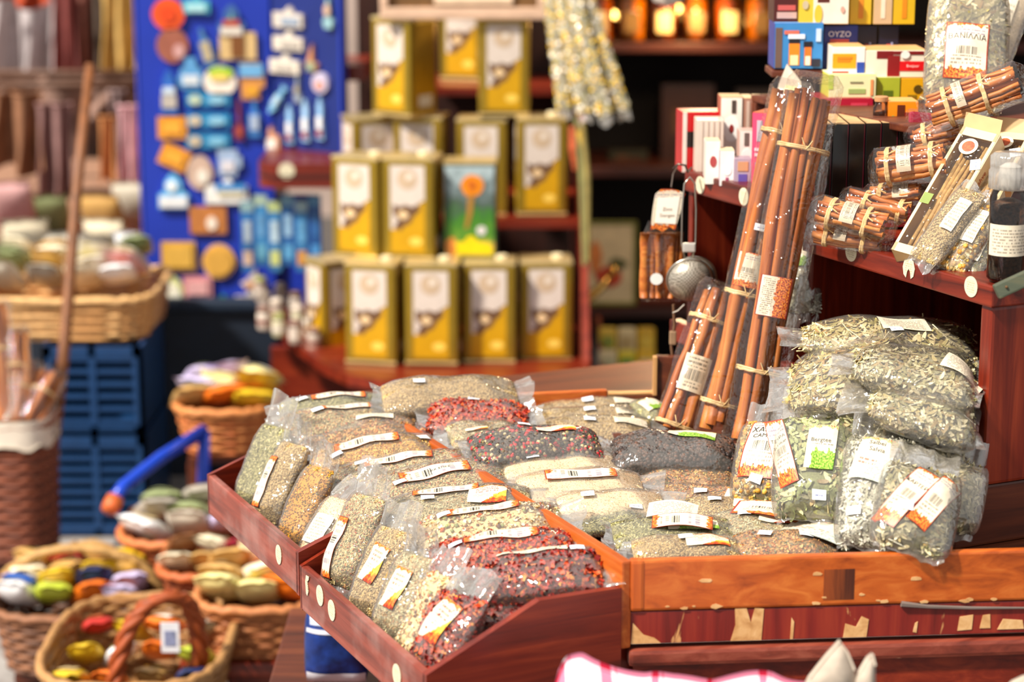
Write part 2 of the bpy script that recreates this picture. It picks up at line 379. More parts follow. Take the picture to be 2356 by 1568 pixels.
part('side_board', rbox(-0.010, 0.002, 0.436, 0.70, 0.80, 0.9, 0.0025), ORNG(1), cn)
part('base_side', rbox(-0.006, 0.012, 0.012, 0.74, 0.02, 0.798, 0.002), RED(2), cn)
part('bed', prism([(0.004, 0.012), (0.68, -0.232), (1.0, -0.2), (1.0, 1.0), (0.004, 1.0)], 0.838, 0.852), BRN(0), cn)
part('block_board', rbox(0.426, 0.95, 0.0, 0.018, 0.853, 0.926, 0.003), BRN(0), cn)
part('bed_divider', rbox(0.245, 0.257, 0.26, 0.72, 0.853, 0.888, 0.002), BRN(1), cn)
p0, p1, p2_ = PZ(850, 922, 0.905), PZ(1398, 897, 0.905), PZ(1512, 903, 0.900)
def board(a, b, z0, z1, th, mat, name, root, r=0.002):
    a = np.asarray(a, float); b = np.asarray(b, float); L = float(np.linalg.norm(b[:2] - a[:2]))
    m = frame((a[0], a[1], 0), (b[0] - a[0], b[1] - a[1], 0), Vector((b[1] - a[1], -(b[0] - a[0]), 0)))
    return part(name, tr(rbox(0, L, z0, z1, -th, 0, r), m), mat, root, True)
board(p0, p1, 0.85, 0.905, 0.012, ORNG(0), 'far_board', cn)
board(p1, p2_, 0.85, 0.897, 0.012, BRN(0), 'far_board', cn); board(p1, p2_, 0.897, 0.901, 0.014, LITE(0), 'pale_edging', cn)
q = PZ(1506, 903, 0.9)
part('pale_edging', tr(rbox(-0.003, 0.003, -0.006, 0.006, 0.897, 0.953, 0.001), Matrix.Translation((q[0], q[1], 0))), LITE(2), cn, True)
board(q, q + np.array([0.13, -0.01, 0]), 0.85, 0.953, 0.012, BRN(0), 'inner_panel', cn)
stick_on(cn, 'metal_hook', PZ(1378, 915, 0.89), c_n, (0, 0, 1), 0.002, plain('b8b4ae', 0.3, 0.9), None, 0.012)

# -- the two sloping trays hooked along its left side
def tray(label, u0, u1, cut, lipz, stickers, nearlow):
    t = thing('sloping_tray', label, 'tray', M_STALL, 'sloping wooden trays hung on the counter side')
    part('front_lip', rbox(-0.2405, -0.2305, u0, u1, lipz - 0.055, lipz, 0.002), LIPW(1), t)
    prof = [(-0.2405, lipz - 0.055), (-0.2405, lipz), (-0.110, cut), (-0.0115, cut), (-0.0115, nearlow)]
    for y0, y1 in ((u0 - 0.003, u0 + 0.007), (u1 - 0.007, u1 + 0.0)):
        g = prism(prof, y0, y1); part('side_panel', (np.asarray(g[0])[:, [0, 2, 1]], [f[::-1] for f in g[1]]), RED(0), t)
    part('tray_floor', swap(prism([(-0.2305, lipz - 0.052), (-0.2305, lipz - 0.044), (-0.0115, 0.800), (-0.0115, 0.792)], u0 + 0.007, u1 - 0.007), [0, 2, 1]), RED(1), t)
    for (px, py, shape, ry) in stickers:
        rr = ray(px, py); v = -0.2408; den = rr[0]*BX[0] + rr[1]*BX[1]; tt = (v + O2 @ BX)/den; c = EYE + rr*tt
        stick_on(t, 'paper_sticker', c, LEFTN, (0, 0, 1), 0.0115, STAMP, shape, ry)
    return t
torn = [(-0.009, 0.012), (0.004, 0.014), (0.010, 0.008), (0.006, 0.006), (-0.001, 0.002), (0.000, -0.008), (-0.005, -0.012), (-0.009, -0.002)]
hook = [(-0.003, 0.013), (0.007, 0.014), (0.006, 0.010), (0.001, 0.006), (0.004, -0.006), (0.000, -0.012), (-0.004, -0.010), (-0.006, 0.004)]
notch = disc_poly(0.0115, 0.0125, 20)
tray('near mahogany tray with sloped side, three white paper stickers on its lip', 0.0, 0.392, 0.872, 0.8095, [(708, 1348, hook, None), (737, 1369, notch, None), (764, 1403, notch, None), (914, 1552, notch, None)], 0.66)
tray('far mahogany tray with one white oval sticker on its lip', 0.398, 0.765, 0.872, 0.824, [(642, 1275, disc_poly(0.0105, 0.0125, 20), None)], 0.74)

# -- shelf unit standing on the counter
sh = thing('shelf_unit', 'red mahogany two-level shelf unit with round paper stickers on the edges', 'shelf', M_STALL)
part('shelf_board', rbox(0.457, 0.86, -0.008, 0.392, 1.139, 1.165, 0.0025), RED(1), sh)
part('shelf_board', rbox(0.457, 0.86, 0.398, 0.705, 1.174, 1.203, 0.0025), RED(1), sh)
part('end_post', rbox(0.462, 0.86, -0.004, 0.018, 0.927, 1.139, 0.004), RED(2), sh)
part('partition', rbox(0.464, 0.86, 0.377, 0.389, 0.853, 1.139, 0.002), RED(2), sh)
part('partition', rbox(0.464, 0.86, 0.692, 0.704, 0.853, 1.174, 0.002), RED(2), sh)
part('back_panel', rbox(0.852, 0.864, -0.004, 0.705, 0.853, 1.165, 0.002), RED(2), sh)
part('low_rail', rbox(0.445, 0.463, 0.40, 0.72, 0.955, 0.985, 0.002), RED(1), sh)
def onv(px, py, v):
    rr = ray(px, py); return EYE + rr*((v + O2 @ BX)/(rr[0]*BX[0] + rr[1]*BX[1]))
arch = [(-0.0122, 0.0), (-0.009, 0.009), (0, 0.0125), (0.009, 0.009), (0.0122, 0.0), (0.010, -0.009), (0.005, -0.0125), (0.003, -0.004), (0.0, -0.001), (-0.003, -0.005), (-0.005, -0.0125), (-0.010, -0.009)]
for px, py, s in ((1959, 579, None), (2092, 616, arch), (2235, 659, None), (1612, 425, None), (1712, 452, None)):
    stick_on(sh, 'round_sticker', onv(px, py, 0.4568), LEFTN, (0, 0, 1), 0.0122, STAMP, s)
# riser that carries the upper cartons
part('riser_board', rbox(0.56, 0.86, 0.30, 0.70, 1.296, 1.306, 0.002), BRN(0), sh)
part('riser_leg', rbox(0.80, 0.86, 0.685, 0.70, 1.203, 1.296, 0.002), BRN(0), sh)
part('riser_leg', rbox(0.80, 0.86, 0.30, 0.31, 1.165, 1.296, 0.002), BRN(0), sh)
part('riser_leg', rbox(0.56, 0.60, 0.685, 0.70, 1.203, 1.296, 0.002), BRN(0), sh)
gsl = thing('weathered_slat', 'weathered dark green wooden slat end against the shelf corner', 'slat', P(2290, 678, 2.40))
m_ = frame(P(2292, 672, 2.405), P(2400, 622, 2.40) - P(2292, 672, 2.405), (0, -1, 0.2))
part('slat_board', tr(rbox(0, 0.12, -0.0085, 0.0085, -0.01, 0.004, 0.002), m_), wood('weathered_green', '2a2f28', '49503f', '7a6a48', 0, 0.6), gsl, True)
part('slat_nail', tr(mv(lathe([(0.0016, 0), (0.0016, 0.002), (0.0008, 0.003)], 8), (0.012, 0.001, 0.004)), m_), plain('77573a', 0.6, 0.5), gsl, True)
# ================================================================== bags of spices
def ico(sub):
    bm = bmesh.new(); bmesh.ops.create_icosphere(bm, subdivisions=sub, radius=0.5); bm.verts.index_update()
    g = np.array([v.co[:] for v in bm.verts]), np.array([[v.index for v in f.verts] for f in bm.faces]); bm.free(); return g
def strip(n, w, curl, taper=True):
    V = []; 
    for i in range(n):
        s = i/(n - 1)*2 - 1; ww = w*(1 - 0.75*abs(s)**2) if taper else w; a = curl*s
        x = math.sin(a)/curl*0.5; z = (1 - math.cos(a))/curl*0.5
        V += [(x, -ww/2, z), (x, ww/2, z + 0.08)]
    return np.array(V), np.array([t for i in range(n - 1) for t in ((2*i, 2*i + 2, 2*i + 1), (2*i + 1, 2*i + 2, 2*i + 3))])
_oct = (np.array([(0.5, 0, 0), (-0.5, 0, 0), (0, 0.5, 0), (0, -0.5, 0), (0, 0, 0.5), (0, 0, -0.5)], float), np.array([(0, 2, 4), (2, 1, 4), (1, 3, 4), (3, 0, 4), (2, 0, 5), (1, 2, 5), (3, 1, 5), (0, 3, 5)]))
TPL = {'ball': ico(2), 'berry': ico(1), 'chunk': _oct, 'flake': strip(2, 0.7, 0.3, False), 'leaf': strip(5, 0.32, 1.3), 'curl': strip(6, 0.42, 2.0), 'twig': (np.array([(-0.5, 0.05, 0), (-0.5, -0.05, 0), (-0.5, 0, 0.08), (0.5, 0.05, 0), (0.5, -0.05, 0), (0.5, 0, 0.08)], float), np.array([(0, 1, 4), (0, 4, 3), (1, 2, 5), (1, 5, 4), (2, 0, 3), (2, 3, 5)]))}
# fill: base colour, then (template, length, width, thickness, cover, palette)
FILLS = {
 'herb': ('9a8c66', [('flake', .0034, .0014, .001, 1.0, ['a59a74', 'bdb088', '8a8260', 'a08c64', 'cdbf98', 'a87a4c']), ('twig', .005, .0015, .0015, .12, ['b7a878', 'c9bb90', 'a85a2c'])]),
 'mixherb': ('9c8a60', [('flake', .0034, .0016, .001, .8, ['ad9c6e', 'c2ae7e', '8a8258', 'a0845a', 'd2bd90']), ('chunk', .003, .0022, .0016, .35, ['b5532a', 'c98a4c', 'd8b070', '8e3b20', '5d6a44'])]),
 'greenherb': ('7a754a', [('flake', .0036, .0016, .001, 1.1, ['84804e', '96905c', '6c6840', 'a49c68', 'b8ae7c']), ('twig', .006, .0014, .0014, .15, ['a89a62', '8d7a48'])]),
 'brown': ('8f6a3c', [('flake', .005, .0028, .001, .8, ['a8773f', 'c08a4a', '8a5f34', '6d6a40', 'd0a062']), ('curl', .007, .004, .004, .35, ['c9843c', 'b0622a', 'd8a860'])]),
 'chili': ('6a1610', [('curl', .016, .012, .009, 1.5, ['9a2014', '7a1510', 'b03018', 'c24a1c', '8a1c18', '641210']), ('flake', .006, .004, .002, .3, ['d2701f', 'c2401a', 'e0902c', '3c0c0c'])]),
 'chilibright': ('7a2010', [('curl', .014, .010, .008, 1.4, ['b8321a', 'c9451c', '9a2415', 'd9622a', '8a1c12']), ('flake', .006, .004, .002, .4, ['e08a2c', 'd2601f', 'c43a1c'])]),
 'pepper': ('2a1c16', [('ball', .0052, .0052, .0050, 1.15, ['3c2a22', '4a332a', '2c2220', '55392c', '392e2c'])]),
 'mixpepper': ('3a2c22', [('ball', .0050, .0050, .0048, 1.2, ['34271f', '42332a', '2b2522', 'b3242a', 'c2383a', '9c1a22', 'b9a27a', '7a6d44', '3a2e28', '4a3a30', '5a4a38', '3a2b24', '2f2824', '44362c'])]),
 'cream': ('d8bd97', [('chunk', .0012, .0010, .0008, .10, ['b08a5c', 'c9a57a', 'efdcbc', 'e6cda4', '9a7448'])]),
 'curry': ('b98a35', [('flake', .003, .0016, .001, .6, ['c79a40', 'b07a2a', 'd8b25a', '8d6a30']), ('chunk', .0028, .002, .0016, .22, ['8a5a28', 'dcc07a', '9b7a3a', 'b5522a'])]),
 'turmeric': ('b27a14', [('chunk', .003, .0024, .002, .5, ['c48d1e', 'a66c10', 'd2a030', '8f5c12', '6a5a20'])]),
 'seed': ('a58a58', [('chunk', .003, .0016, .0014, 1.0, ['b59a66', 'c8ad78', '98794a', 'd6bf8e', '84683c'])]),
 'chips': ('c9ad80', [('curl', .012, .008, .006, .75, ['e6d2a8', 'd8bd8a', 'f0e2c2', 'c9a670']), ('chunk', .007, .006, .005, .22, ['6d4a34', '59382a', '8a6040', 'b5532a', '7d8452'])]),
 'nuts': ('6a4c3a', [('berry', .013, .012, .012, .9, ['7a5846', '8d6a52', '6a4838', '94735c'])]),
 'leaf': ('8a7648', [('leaf', .022, .013, .005, 1.0, ['b5a678', 'd2c196', '94884f', 'aa9a62', 'e0d2a8', '8a7f48', '8a6a38']), ('twig', .035, .016, .010, .22, ['d8cda8', 'c2b68c', 'b09a70'])]),
 'greenleaf': ('6d7048', [('leaf', .020, .017, .006, 1.0, ['8d9562', 'a5a872', '7a8050', 'b8b48a', '96825e']), ('twig', .03, .018, .018, .10, ['c2bd95', 'a89a70'])]),
 'greyleaf': ('7d7656', [('leaf', .015, .011, .005, 1.0, ['a89e7c', 'b8ae8a', '8a8258', 'cfc4a2', '9a8a5c', '74704a', '857048']), ('twig', .02, .012, .012, .10, ['d0ccb8', 'b0a888'])]),
 'chamomile': ('8a6a34', [('berry', .007, .006, .005, .55, ['b9862f', 'a8752a', 'c99a44', '8f7a48']), ('flake', .006, .003, .002, .7, ['c9b98a', '9a8550', 'b08d4c', 'dccfa8'])]),
 'flowers': ('b0a070', [('leaf', .016, .012, .012, .8, ['b0a868', 'd0c8a0', 'efe6d8', '8a8a48']), ('berry', .010, .009, .008, .35, ['e8b818', 'f0c838', 'd8a814', 'fff6e8'])]),
 'sage': ('a39f8c', [('leaf', .017, .010, .006, 1.1, ['c6c2b0', 'b2ae9c', 'd6d2c2', '9b998a', 'a8a690']), ('twig', .022, .012, .012, .12, ['dcd6c4', 'bdb49a'])]),
}
def lin(h): return np.array(C(h))
class Pillow:
    def __init__(s, L, W, H, skew, rng):
        s.L, s.W, s.H, s.skew, s.taper = L, W, H, skew, 0.0; s.ph = rng.uniform(0, 6.28, 12)
    def T(s, a):
        a = np.clip(np.asarray(a, float), -1, 1); t = np.maximum(0, 1 - np.abs(a)**3.2)**0.62
        return t*(1 - s.skew*(a + 1)/2)
    def lump(s, x, y):
        k = 6.28/max(s.W, 0.03); p = s.ph
        return 1 + 0.07*np.sin(x*k*0.9 + p[0] + np.sin(y*k + p[1])) + 0.05*np.sin(x*k*1.7 + y*k*1.1 + p[2]) + 0.04*np.sin(y*k*1.9 - x*k*0.6 + p[3])
    def hw(s, a): return s.W/2*(1 - s.taper*(1 - np.clip(a, -1, 1))/2)*(0.80 + 0.20*np.maximum(0, 1 - np.abs(np.clip(a, -1, 1))**4)**0.5)
    def ztop(s, x, y):
        a = x/(s.L/2); q = np.clip(np.abs(y)/(s.hw(a)*1.02), 0, 0.999)
        return np.maximum(s.H/2*s.T(a)*(1 - q**2.4)**(1/2.4)*s.lump(x, y), 0.0006)
    def surf(s, a, ph, k=1.0):
        c, sn = np.cos(ph), np.sin(ph); e = 2/2.4
        y = s.hw(a)*np.sign(c)*np.abs(c)**e*k; x = a*s.L/2
        z = s.H/2*s.T(a)*np.sign(sn)*np.abs(sn)**e*s.lump(x, y)*k
        return np.stack([x + 0*y, y, z], -1)
def scatter(pil, fill, rng, k=0.97, lo=-0.45, dens=1.0):
    base, grains = FILLS[fill]; nu, nv = 26, 26
    a = np.sin(np.linspace(-math.pi/2, math.pi/2, nu)); ph = np.linspace(0, 2*math.pi, nv, endpoint=False)
    G = pil.surf(a[:, None], ph[None, :], k - (0.12 if grains[0][0] == 'leaf' else 0.07)).reshape(-1, 3)
    fq = np.array(gridfaces(nu, nv, True)); tri = np.vstack([fq[:, [0, 1, 2]], fq[:, [0, 2, 3]]])
    Vs, Fs, Cs = [G], [tri], [np.tile(lin(base), (len(G), 1))]; n0 = len(G)
    area = pil.L*(pil.W + pil.H)*1.25
    for (tp, lx, ly, lz, cover, pal) in grains:
        tv, tf = TPL[tp]; n = int(min(7000, dens*cover*1.35*area/(lx*ly*{'leaf': .22, 'curl': .34, 'twig': .5}.get(tp, .75)))) + 8
        a_ = rng.uniform(-0.985, 0.985, n); p_ = rng.uniform(-0.6, math.pi + 0.6, n)
        kk = (k - rng.uniform(-0.015, 0.04, n)) if tp not in ('leaf', 'twig') else (k - rng.uniform(0.01, 0.09, n)); c = pil.surf(a_, p_, kk)
        e = 1e-3; t1 = pil.surf(a_ + e, p_, kk) - pil.surf(a_ - e, p_, kk); t2 = pil.surf(a_, p_ + e, kk) - pil.surf(a_, p_ - e, kk)
        nn = np.cross(t1, t2); nn /= np.linalg.norm(nn, axis=1)[:, None] + 1e-15; nn[nn[:, 2]*np.sin(p_) < 0] *= -1
        nn = nn + rng.normal(0, 0.16 if tp in ('leaf', 'twig') else 0.35, (n, 3)); nn /= np.linalg.norm(nn, axis=1)[:, None]
        rx = rng.normal(0, 1, (n, 3)); rx -= nn*(rx*nn).sum(1)[:, None]; rx /= np.linalg.norm(rx, axis=1)[:, None]; ry = np.cross(nn, rx)
        s = rng.uniform(0.7, 1.3, (n, 1)); 
        V = tv[None]*np.array([lx, ly, lz]); V = V*s[:, :, None]
        W_ = V[..., 0:1]*rx[:, None] + V[..., 1:2]*ry[:, None] + V[..., 2:3]*nn[:, None] + c[:, None]
        Vs.append(W_.reshape(-1, 3)); Fs.append((tf[None] + (np.arange(n)*len(tv))[:, None, None] + n0).reshape(-1, 3)); n0 += n*len(tv)
        pc = np.array([C(h) for h in pal])[rng.integers(0, len(pal), n)]*rng.uniform(0.8, 1.15, (n, 1)); Cs.append(np.repeat(pc, len(tv), 0))
    return np.vstack(Vs), np.vstack(Fs), np.vstack(Cs)
def patch(pil, x, y, w, h, rot, kind, root, lift=0.0022, name='label', texts=(), wave=0.0, flatz=None):
    nx, ny = (28, 20) if texts else (12, 8); R = rot2(rot); g = np.array([((i/(nx - 1) - 0.5)*w, (j/(ny - 1) - 0.5)*h) for i in range(nx) for j in range(ny)])
    uv = g/np.array([w, h]) + 0.5; q = g @ R.T + np.array([x, y])
    zf = (lambda a, b: pil.ztop(a, b)*1.03 + lift) if flatz is None else (lambda a, b: flatz + 0*a)
    z = zf(q[:, 0], q[:, 1]) + wave*np.sin(uv[:, 1]*7)
    o = part(name, (np.column_stack([q, z]), np.array(gridfaces(nx, ny))), label_mat(kind), root, uv=uv, smooth=True)
    for (s, size, dx, dy, colr) in texts:
        V, Fc = text_geo(s); t = V[:, :2]*size + np.array([dx, dy]); tq = t @ R.T + np.array([x, y])
        tz = zf(tq[:, 0], tq[:, 1]) + 0.0004 + wave*np.sin((t[:, 1]/h + 0.5)*7)
        part('lettering', (np.column_stack([tq, tz]), Fc), plain(colr, 0.6, 0, 0.03), o)
    return o
BAGN = [0]
def bag(label, p1, p2, W, H, fill, nrm=(0, -0.25, 1), fin=(0.016, 0.022), labels=(), tags=(), film=None, skew=0.0, droop=(0.3, 0.3), name='spice_bag', group=None, dens=1.0, slack=1.05, cat_='bag', taper=0.0):
    BAGN[0] += 1; rng = np.random.default_rng(100 + BAGN[0]); p1 = np.asarray(p1); p2 = np.asarray(p2); L = float(np.linalg.norm(p2 - p1))
    m = frame((p1 + p2)/2, p2 - p1, nrm); root = thing(name, label, cat_, m, group); pil = Pillow(L, W, H, skew, rng); pil.taper = taper
    V, Fc, col = scatter(pil, fill, rng, 0.95, dens=dens)
    o = link('contents', mesh('contents', V, Fc, GRAIN, fill in ('pepper', 'mixpepper', 'nuts', 'chamomile'), col=col), root); o['kind'] = 'stuff'
    # clear wrapper: body, then flat sealed ends
    nb, nf, nv = 22, 5, 40
    a = np.sin(np.linspace(-math.pi/2, math.pi/2, nb)); xs = np.concatenate([-L/2 - fin[0]*np.linspace(1, 0.12, nf), a*L/2, L/2 + fin[1]*np.linspace(0.12, 1, nf)])
    ph = np.linspace(0, 2*math.pi, nv, endpoint=False); X = xs[:, None]; A = np.clip(X/(L/2), -1, 1); c, sn = np.cos(ph)[None], np.sin(ph)[None]; e = 2/2.4
    over = np.where(X < 0, np.clip((-L/2 - X)/max(fin[0], 1e-4), 0, 1), np.clip((X - L/2)/max(fin[1], 1e-4), 0, 1))
    hw = pil.hw(A)*slack*(1 + 0.05*(over > 0)) ; y = hw*np.sign(c)*np.abs(c)**e
    z = (pil.H/2*pil.T(A)*1.02 + 0.0007)*np.sign(sn)*np.abs(sn)**e*pil.lump(X, y)
    near = np.clip((np.abs(A) - 0.62)/0.38, 0, 1); kf = 6.28/W; p = pil.ph
    fold = near*(0.0022*np.sin(y*kf*2.3 + p[4]) + 0.0018*np.sin(y*kf*4.1 + p[5] + X*60)) + over*(0.0030*np.sin(y*kf*1.4 + p[6]) + 0.0016*np.sin(y*kf*5 + p[7]))
    sgn = np.where(X < 0, p[8]/3.14 - 1, p[9]/3.14 - 1); dr = np.where(X < 0, droop[0]*fin[0], droop[1]*fin[1])
    z = z + fold + over**1.6*dr*sgn
    Xj = X + over*0.004*np.sin(y*kf*1.1 + p[10]) + 0*z
    jit = rng.normal(0, 0.0003, z.shape)
    Vw = np.stack([Xj, y + 0*z, z + jit], -1).reshape(-1, 3)
    part('wrapper', (Vw, np.array(gridfaces(len(xs), nv, True))), film or FILM, root, smooth=True)
    for lb in labels:
        x, yy, w_, h_, rt, kd = lb[:6]; patch(pil, x*L/2, yy*W/2, w_, h_, rt, kd, root, texts=lb[6] if len(lb) > 6 else (), wave=lb[7] if len(lb) > 7 else 0)
    for (x, yy, rt) in tags: patch(pil, x*L/2, yy*W/2, 0.016, 0.0105, rt, 'price', root, 0.0030, 'price_tag')
    root['_p'] = 0; del root['_p']
    return root, pil
Z = PZ; PI = math.pi
G1 = 'cellophane spice bags in the near sloping tray'; G2 = 'cellophane spice bags in the far sloping tray'; G3 = 'cellophane spice bags on the counter bed'; G4 = 'large herb bags under the shelf'
ST = (0.085, 0.021)
# ---- near tray, lying
bag('bag of dark red chili pieces on top at the near end of the tray', Z(1098, 1342, .858), Z(1388, 1312, .878), .080, .044, 'chili', tags=[(.62, .55, .2)], group=G1, labels=[(-.1, .62, .08, .014, 0, 'card')])
bag('dark red chili bag lowest by the sloped tray side', Z(1085, 1432, .824), Z(1255, 1398, .838), .075, .036, 'chili', group=G1)
bag('orange-red chili bag with white strip label behind the topmost chili bag', Z(990, 1303, .864), Z(1320, 1262, .884), .080, .042, 'chilibright', labels=[(.02, .38, *ST, .03, 'strip')], tags=[(-.62, .2, .1)], group=G1)
bag('bag of pale dried chips and brown nuts in the near tray', Z(960, 1240, .866), Z(1290, 1202, .886), .080, .042, 'chips', labels=[(-.05, .45, *ST, .03, 'strip')], tags=[(-.6, .35, .2)], group=G1, fin=(.02, .028))
bag('grey-green herb bag with a fiery yellow picture label', Z(880, 1195, .864), Z(1220, 1158, .886), .085, .040, 'herb', labels=[(.45, -.02, .046, .034, -.05, 'front'), (-.12, .5, .08, .018, .05, 'strip')], tags=[(-.35, .05, .1)], group=G1)
bag('herb bag with a sharp orange-ended barcode label on top', Z(848, 1148, .866), Z(1178, 1098, .887), .100, .042, 'mixherb', labels=[(-.05, .12, .088, .028, .07, 'strip', [('ΜΙΧ ΣΠΕΣ', .006, .006, 0, '1c1815')])], tags=[(-.55, -.12, .2)], group=G1)
# ---- near tray, standing along the lip
NL = (-0.75, -0.75, 0.42)
def lipbag(label, u, z0, z1, lean, W, H, fill, grp, labels=(), tags=(), v0=-.214, skew=.25, fin=(.008, .034), nrm=NL, du=.02):
    return bag(label, U(u, v0, z0), U(u + du, v0 + lean, z1), W, H, fill, nrm=nrm, fin=fin, labels=labels, tags=tags, skew=skew, group=grp, droop=(.2, .5), slack=1.1)
lipbag('speckled herb bag standing at the lip beside the tray joint', .335, .797, .895, .052, .062, .036, 'mixherb', G1, [(-.25, .5, .075, .02, PI, 'strip')])
lipbag('brown herb bag standing second behind the near lip, picture label', .245, .790, .880, .05, .062, .036, 'seed', G1, [(.12, .0, .026, .046, -PI/2 - .15, 'front')])
lipbag('herb bag standing third behind the near lip, tall picture label', .170, .787, .872, .046, .062, .036, 'herb', G1, [(.12, .05, .026, .048, -PI/2 - .1, 'front')])
lipbag('pale chip bag standing fourth behind the near lip', .105, .785, .868, .05, .055, .034, 'chips', G1)
lipbag('chili bag with a red-flowered white label at the lip corner', .052, .782, .862, .050, .072, .040, 'chili', G1, [(.25, .1, .034, .05, -PI/2 - .25, 'front')])
# ---- far tray
bag('brown herb bag lying across the joint of both trays', Z(745, 1118, .860), Z(1105, 1072, .887), .085, .040, 'mixherb', labels=[(-.02, .25, .088, .02, .09, 'strip')], tags=[(-.5, .35, .1)], group=G2, fin=(.02, .028))
bag('golden curry bag with an orange-ended label', Z(715, 1078, .868), Z(1000, 1036, .890), .085, .042, 'curry', labels=[(-.06, .3, .085, .022, .09, 'strip')], tags=[(-.55, -.2, .4), (.85, .4, .6)], group=G2)
bag('reddish-brown herb bag behind the golden curry bag', Z(655, 1024, .872), Z(955, 994, .890), .085, .040, 'brown', labels=[(.4, .5, .05, .014, .05, 'card')], tags=[(-.6, .3, .2)], group=G2)
bag('pale herb bag with long strip label, second from the far end of the tray', Z(648, 990, .890), Z(930, 968, .894), .085, .036, 'mixherb', labels=[(.1, .5, .07, .016, .04, 'strip')], tags=[(-.4, .3, .2)], group=G2)
bag('speckled herb bag at the far end of the left tray', Z(645, 958, .893), Z(905, 942, .896), .085, .036, 'greenherb', labels=[(.05, .45, .075, .018, .02, 'strip')], tags=[(-.6, .4, .3)], group=G2)
lipbag('dark green herb bag standing at the far end of the lip', .670, .800, .900, .05, .062, .036, 'greenherb', G2, fin=(.008, .045))
lipbag('clear bag with slanted strip label standing behind the far lip', .605, .800, .892, .052, .058, .034, 'seed', G2, [(-.1, .45, .07, .018, PI, 'strip')])
lipbag('yellow turmeric bag standing behind the far lip', .500, .802, .888, .05, .056, .034, 'turmeric', G2)
lipbag('small bag of brown nuts beside the yellow turmeric bag', .455, .800, .872, .062, .055, .036, 'nuts', G2, v0=-.185)
lipbag('pale bag with white card standing at the tray joint', .432, .798, .866, .05, .050, .030, 'cream', G2, [(-.1, -.1, .03, .04, -PI/2, 'card')])
# ---- far bed
bag('tan seed bag lying on the far board of the counter', Z(880, 918, .918), Z(1190, 908, .918), .09, .040, 'seed', tags=[(-.45, .3, 0)], group=G3)
bag('bright red chili bag at the far end of the counter', Z(985, 962, .905), Z(1215, 968, .902), .075, .042, 'chilibright', tags=[(-.1, .6, 0)], group=G3)
bag('flat chili bag beneath the bright red chili bag', Z(950, 994, .885), Z(1150, 992, .885), .08, .03, 'chili', group=G3)
bag('grey herb bag behind the peppercorn mix', Z(1035, 1012, .895), Z(1200, 1006, .893), .08, .034, 'herb', group=G3, labels=[(-.3, -.1, .03, .006, 0, 'front')])
for i, (xa, ya, xb, yb, lb) in enumerate([(1230, 952, 1500, 944, 'long tan seed bag farthest back beside the cinnamon sticks'), (1235, 976, 1505, 968, 'long tan seed bag second from the far board'), (1240, 996, 1500, 992, 'long tan seed bag right behind the peppercorn bags')]):
    bag(lb, Z(xa, ya, .878 + .002*i), Z(xb, yb, .878 + .002*i), .07, .030, 'seed', tags=[(-.1, .2, 0)], labels=[(.62, .1, .045, .016, 0, 'card')], group=G3)
bag('packet with a green leafy label near the cinnamon bundle foot', Z(1470, 950, .895), Z(1530, 940, .895), .06, .02, 'greenherb', labels=[(0, 0, .035, .03, 0, 'green')], group=G3)
# ---- near bed
bag('bag of mixed red and black peppercorns', Z(1085, 1040, .908), Z(1380, 1026, .908), .082, .046, 'mixpepper', labels=[(.32, .25, .05, .016, -.05, 'front')], tags=[(-.15, .62, 0)], group=G3, fin=(.014, .016))
bag('bag of black peppercorns', Z(1408, 1046, .900), Z(1690, 1052, .900), .082, .052, 'pepper', labels=[(.3, .35, .06, .022, -.1, 'green')], tags=[], group=G3, fin=(.014, .022))
for i, (xa, ya, xb, yb, lb, lab) in enumerate([(1145, 1098, 1440, 1082, 'cream powder bag directly below the peppercorn mix', [(.02, .55, .085, .016, 0, 'strip')]), (1195, 1138, 1482, 1128, 'middle cream powder bag with full orange-ended label', [(0, .35, .088, .024, -.03, 'strip')]), (1285, 1172, 1530, 1166, 'nearest and flattest cream powder bag', [])]):
    bag(lb, Z(xa, ya, .887 - .002*i), Z(xb, yb, .887 - .002*i), .095 if i < 2 else .07, .040 - .006*i, 'cream', labels=lab, tags=[(-.45, .25, 0)], group=G3, fin=(.012, .030))
bag('bag of brown dried peel beneath the black pepper', Z(1475, 1098, .880), Z(1690, 1126, .876), .085, .032, 'brown', tags=[(-.2, .5, -.3), (.05, .7, -.2)], group=G3)
bag('small green herb bag next to the box divider', Z(1325, 1198, .874), Z(1510, 1192, .876), .06, .026, 'greenherb', tags=[(.5, .2, 0)], group=G3)
flat = [(1495, 1148, 1770, 1166, .072, 'brown', 'flat brown packet with two price tags before the chamomile', [(.62, 0, .05, .024, -.1, 'front')], [(-.15, .1, .1)]),
        (1560, 1182, 1800, 1186, .070, 'seed', 'flat tan packet beside the green dotted card', [(.5, .1, .055, .02, -.1, 'green')], [(-.3, .3, 0)]),
        (1410, 1232, 1690, 1226, .065, 'greenherb', 'flat green herb packet close to the front board', [(.3, 0, .06, .022, 0, 'green')], [(-.2, .3, .2)]),
        (1640, 1212, 1880, 1222, .070, 'herb', 'flat grey herb packet with red-cornered card', [(.3, .1, .05, .022, -.1, 'front')], [(-.4, .3, 0)]),
        (1455, 1268, 1700, 1264, .050, 'seed', 'flat packet tucked along the front board at the corner', [(.4, 0, .05, .02, 0, 'front')], [(.0, .3, 0)]),
        (1690, 1258, 1925, 1258, .055, 'brown', 'flat brown packet tucked along the front board below the sage', [], [(-.4, .3, -.4), (.4, .2, 0)])]
for (xa, ya, xb, yb, W_, fl, lb, labs, tg) in flat:
    bag(lb, Z(xa, ya, .872), Z(xb, yb, .872), W_, .026, fl, labels=labs, tags=tg, group=G3, name='spice_packet', fin=(.012, .028))
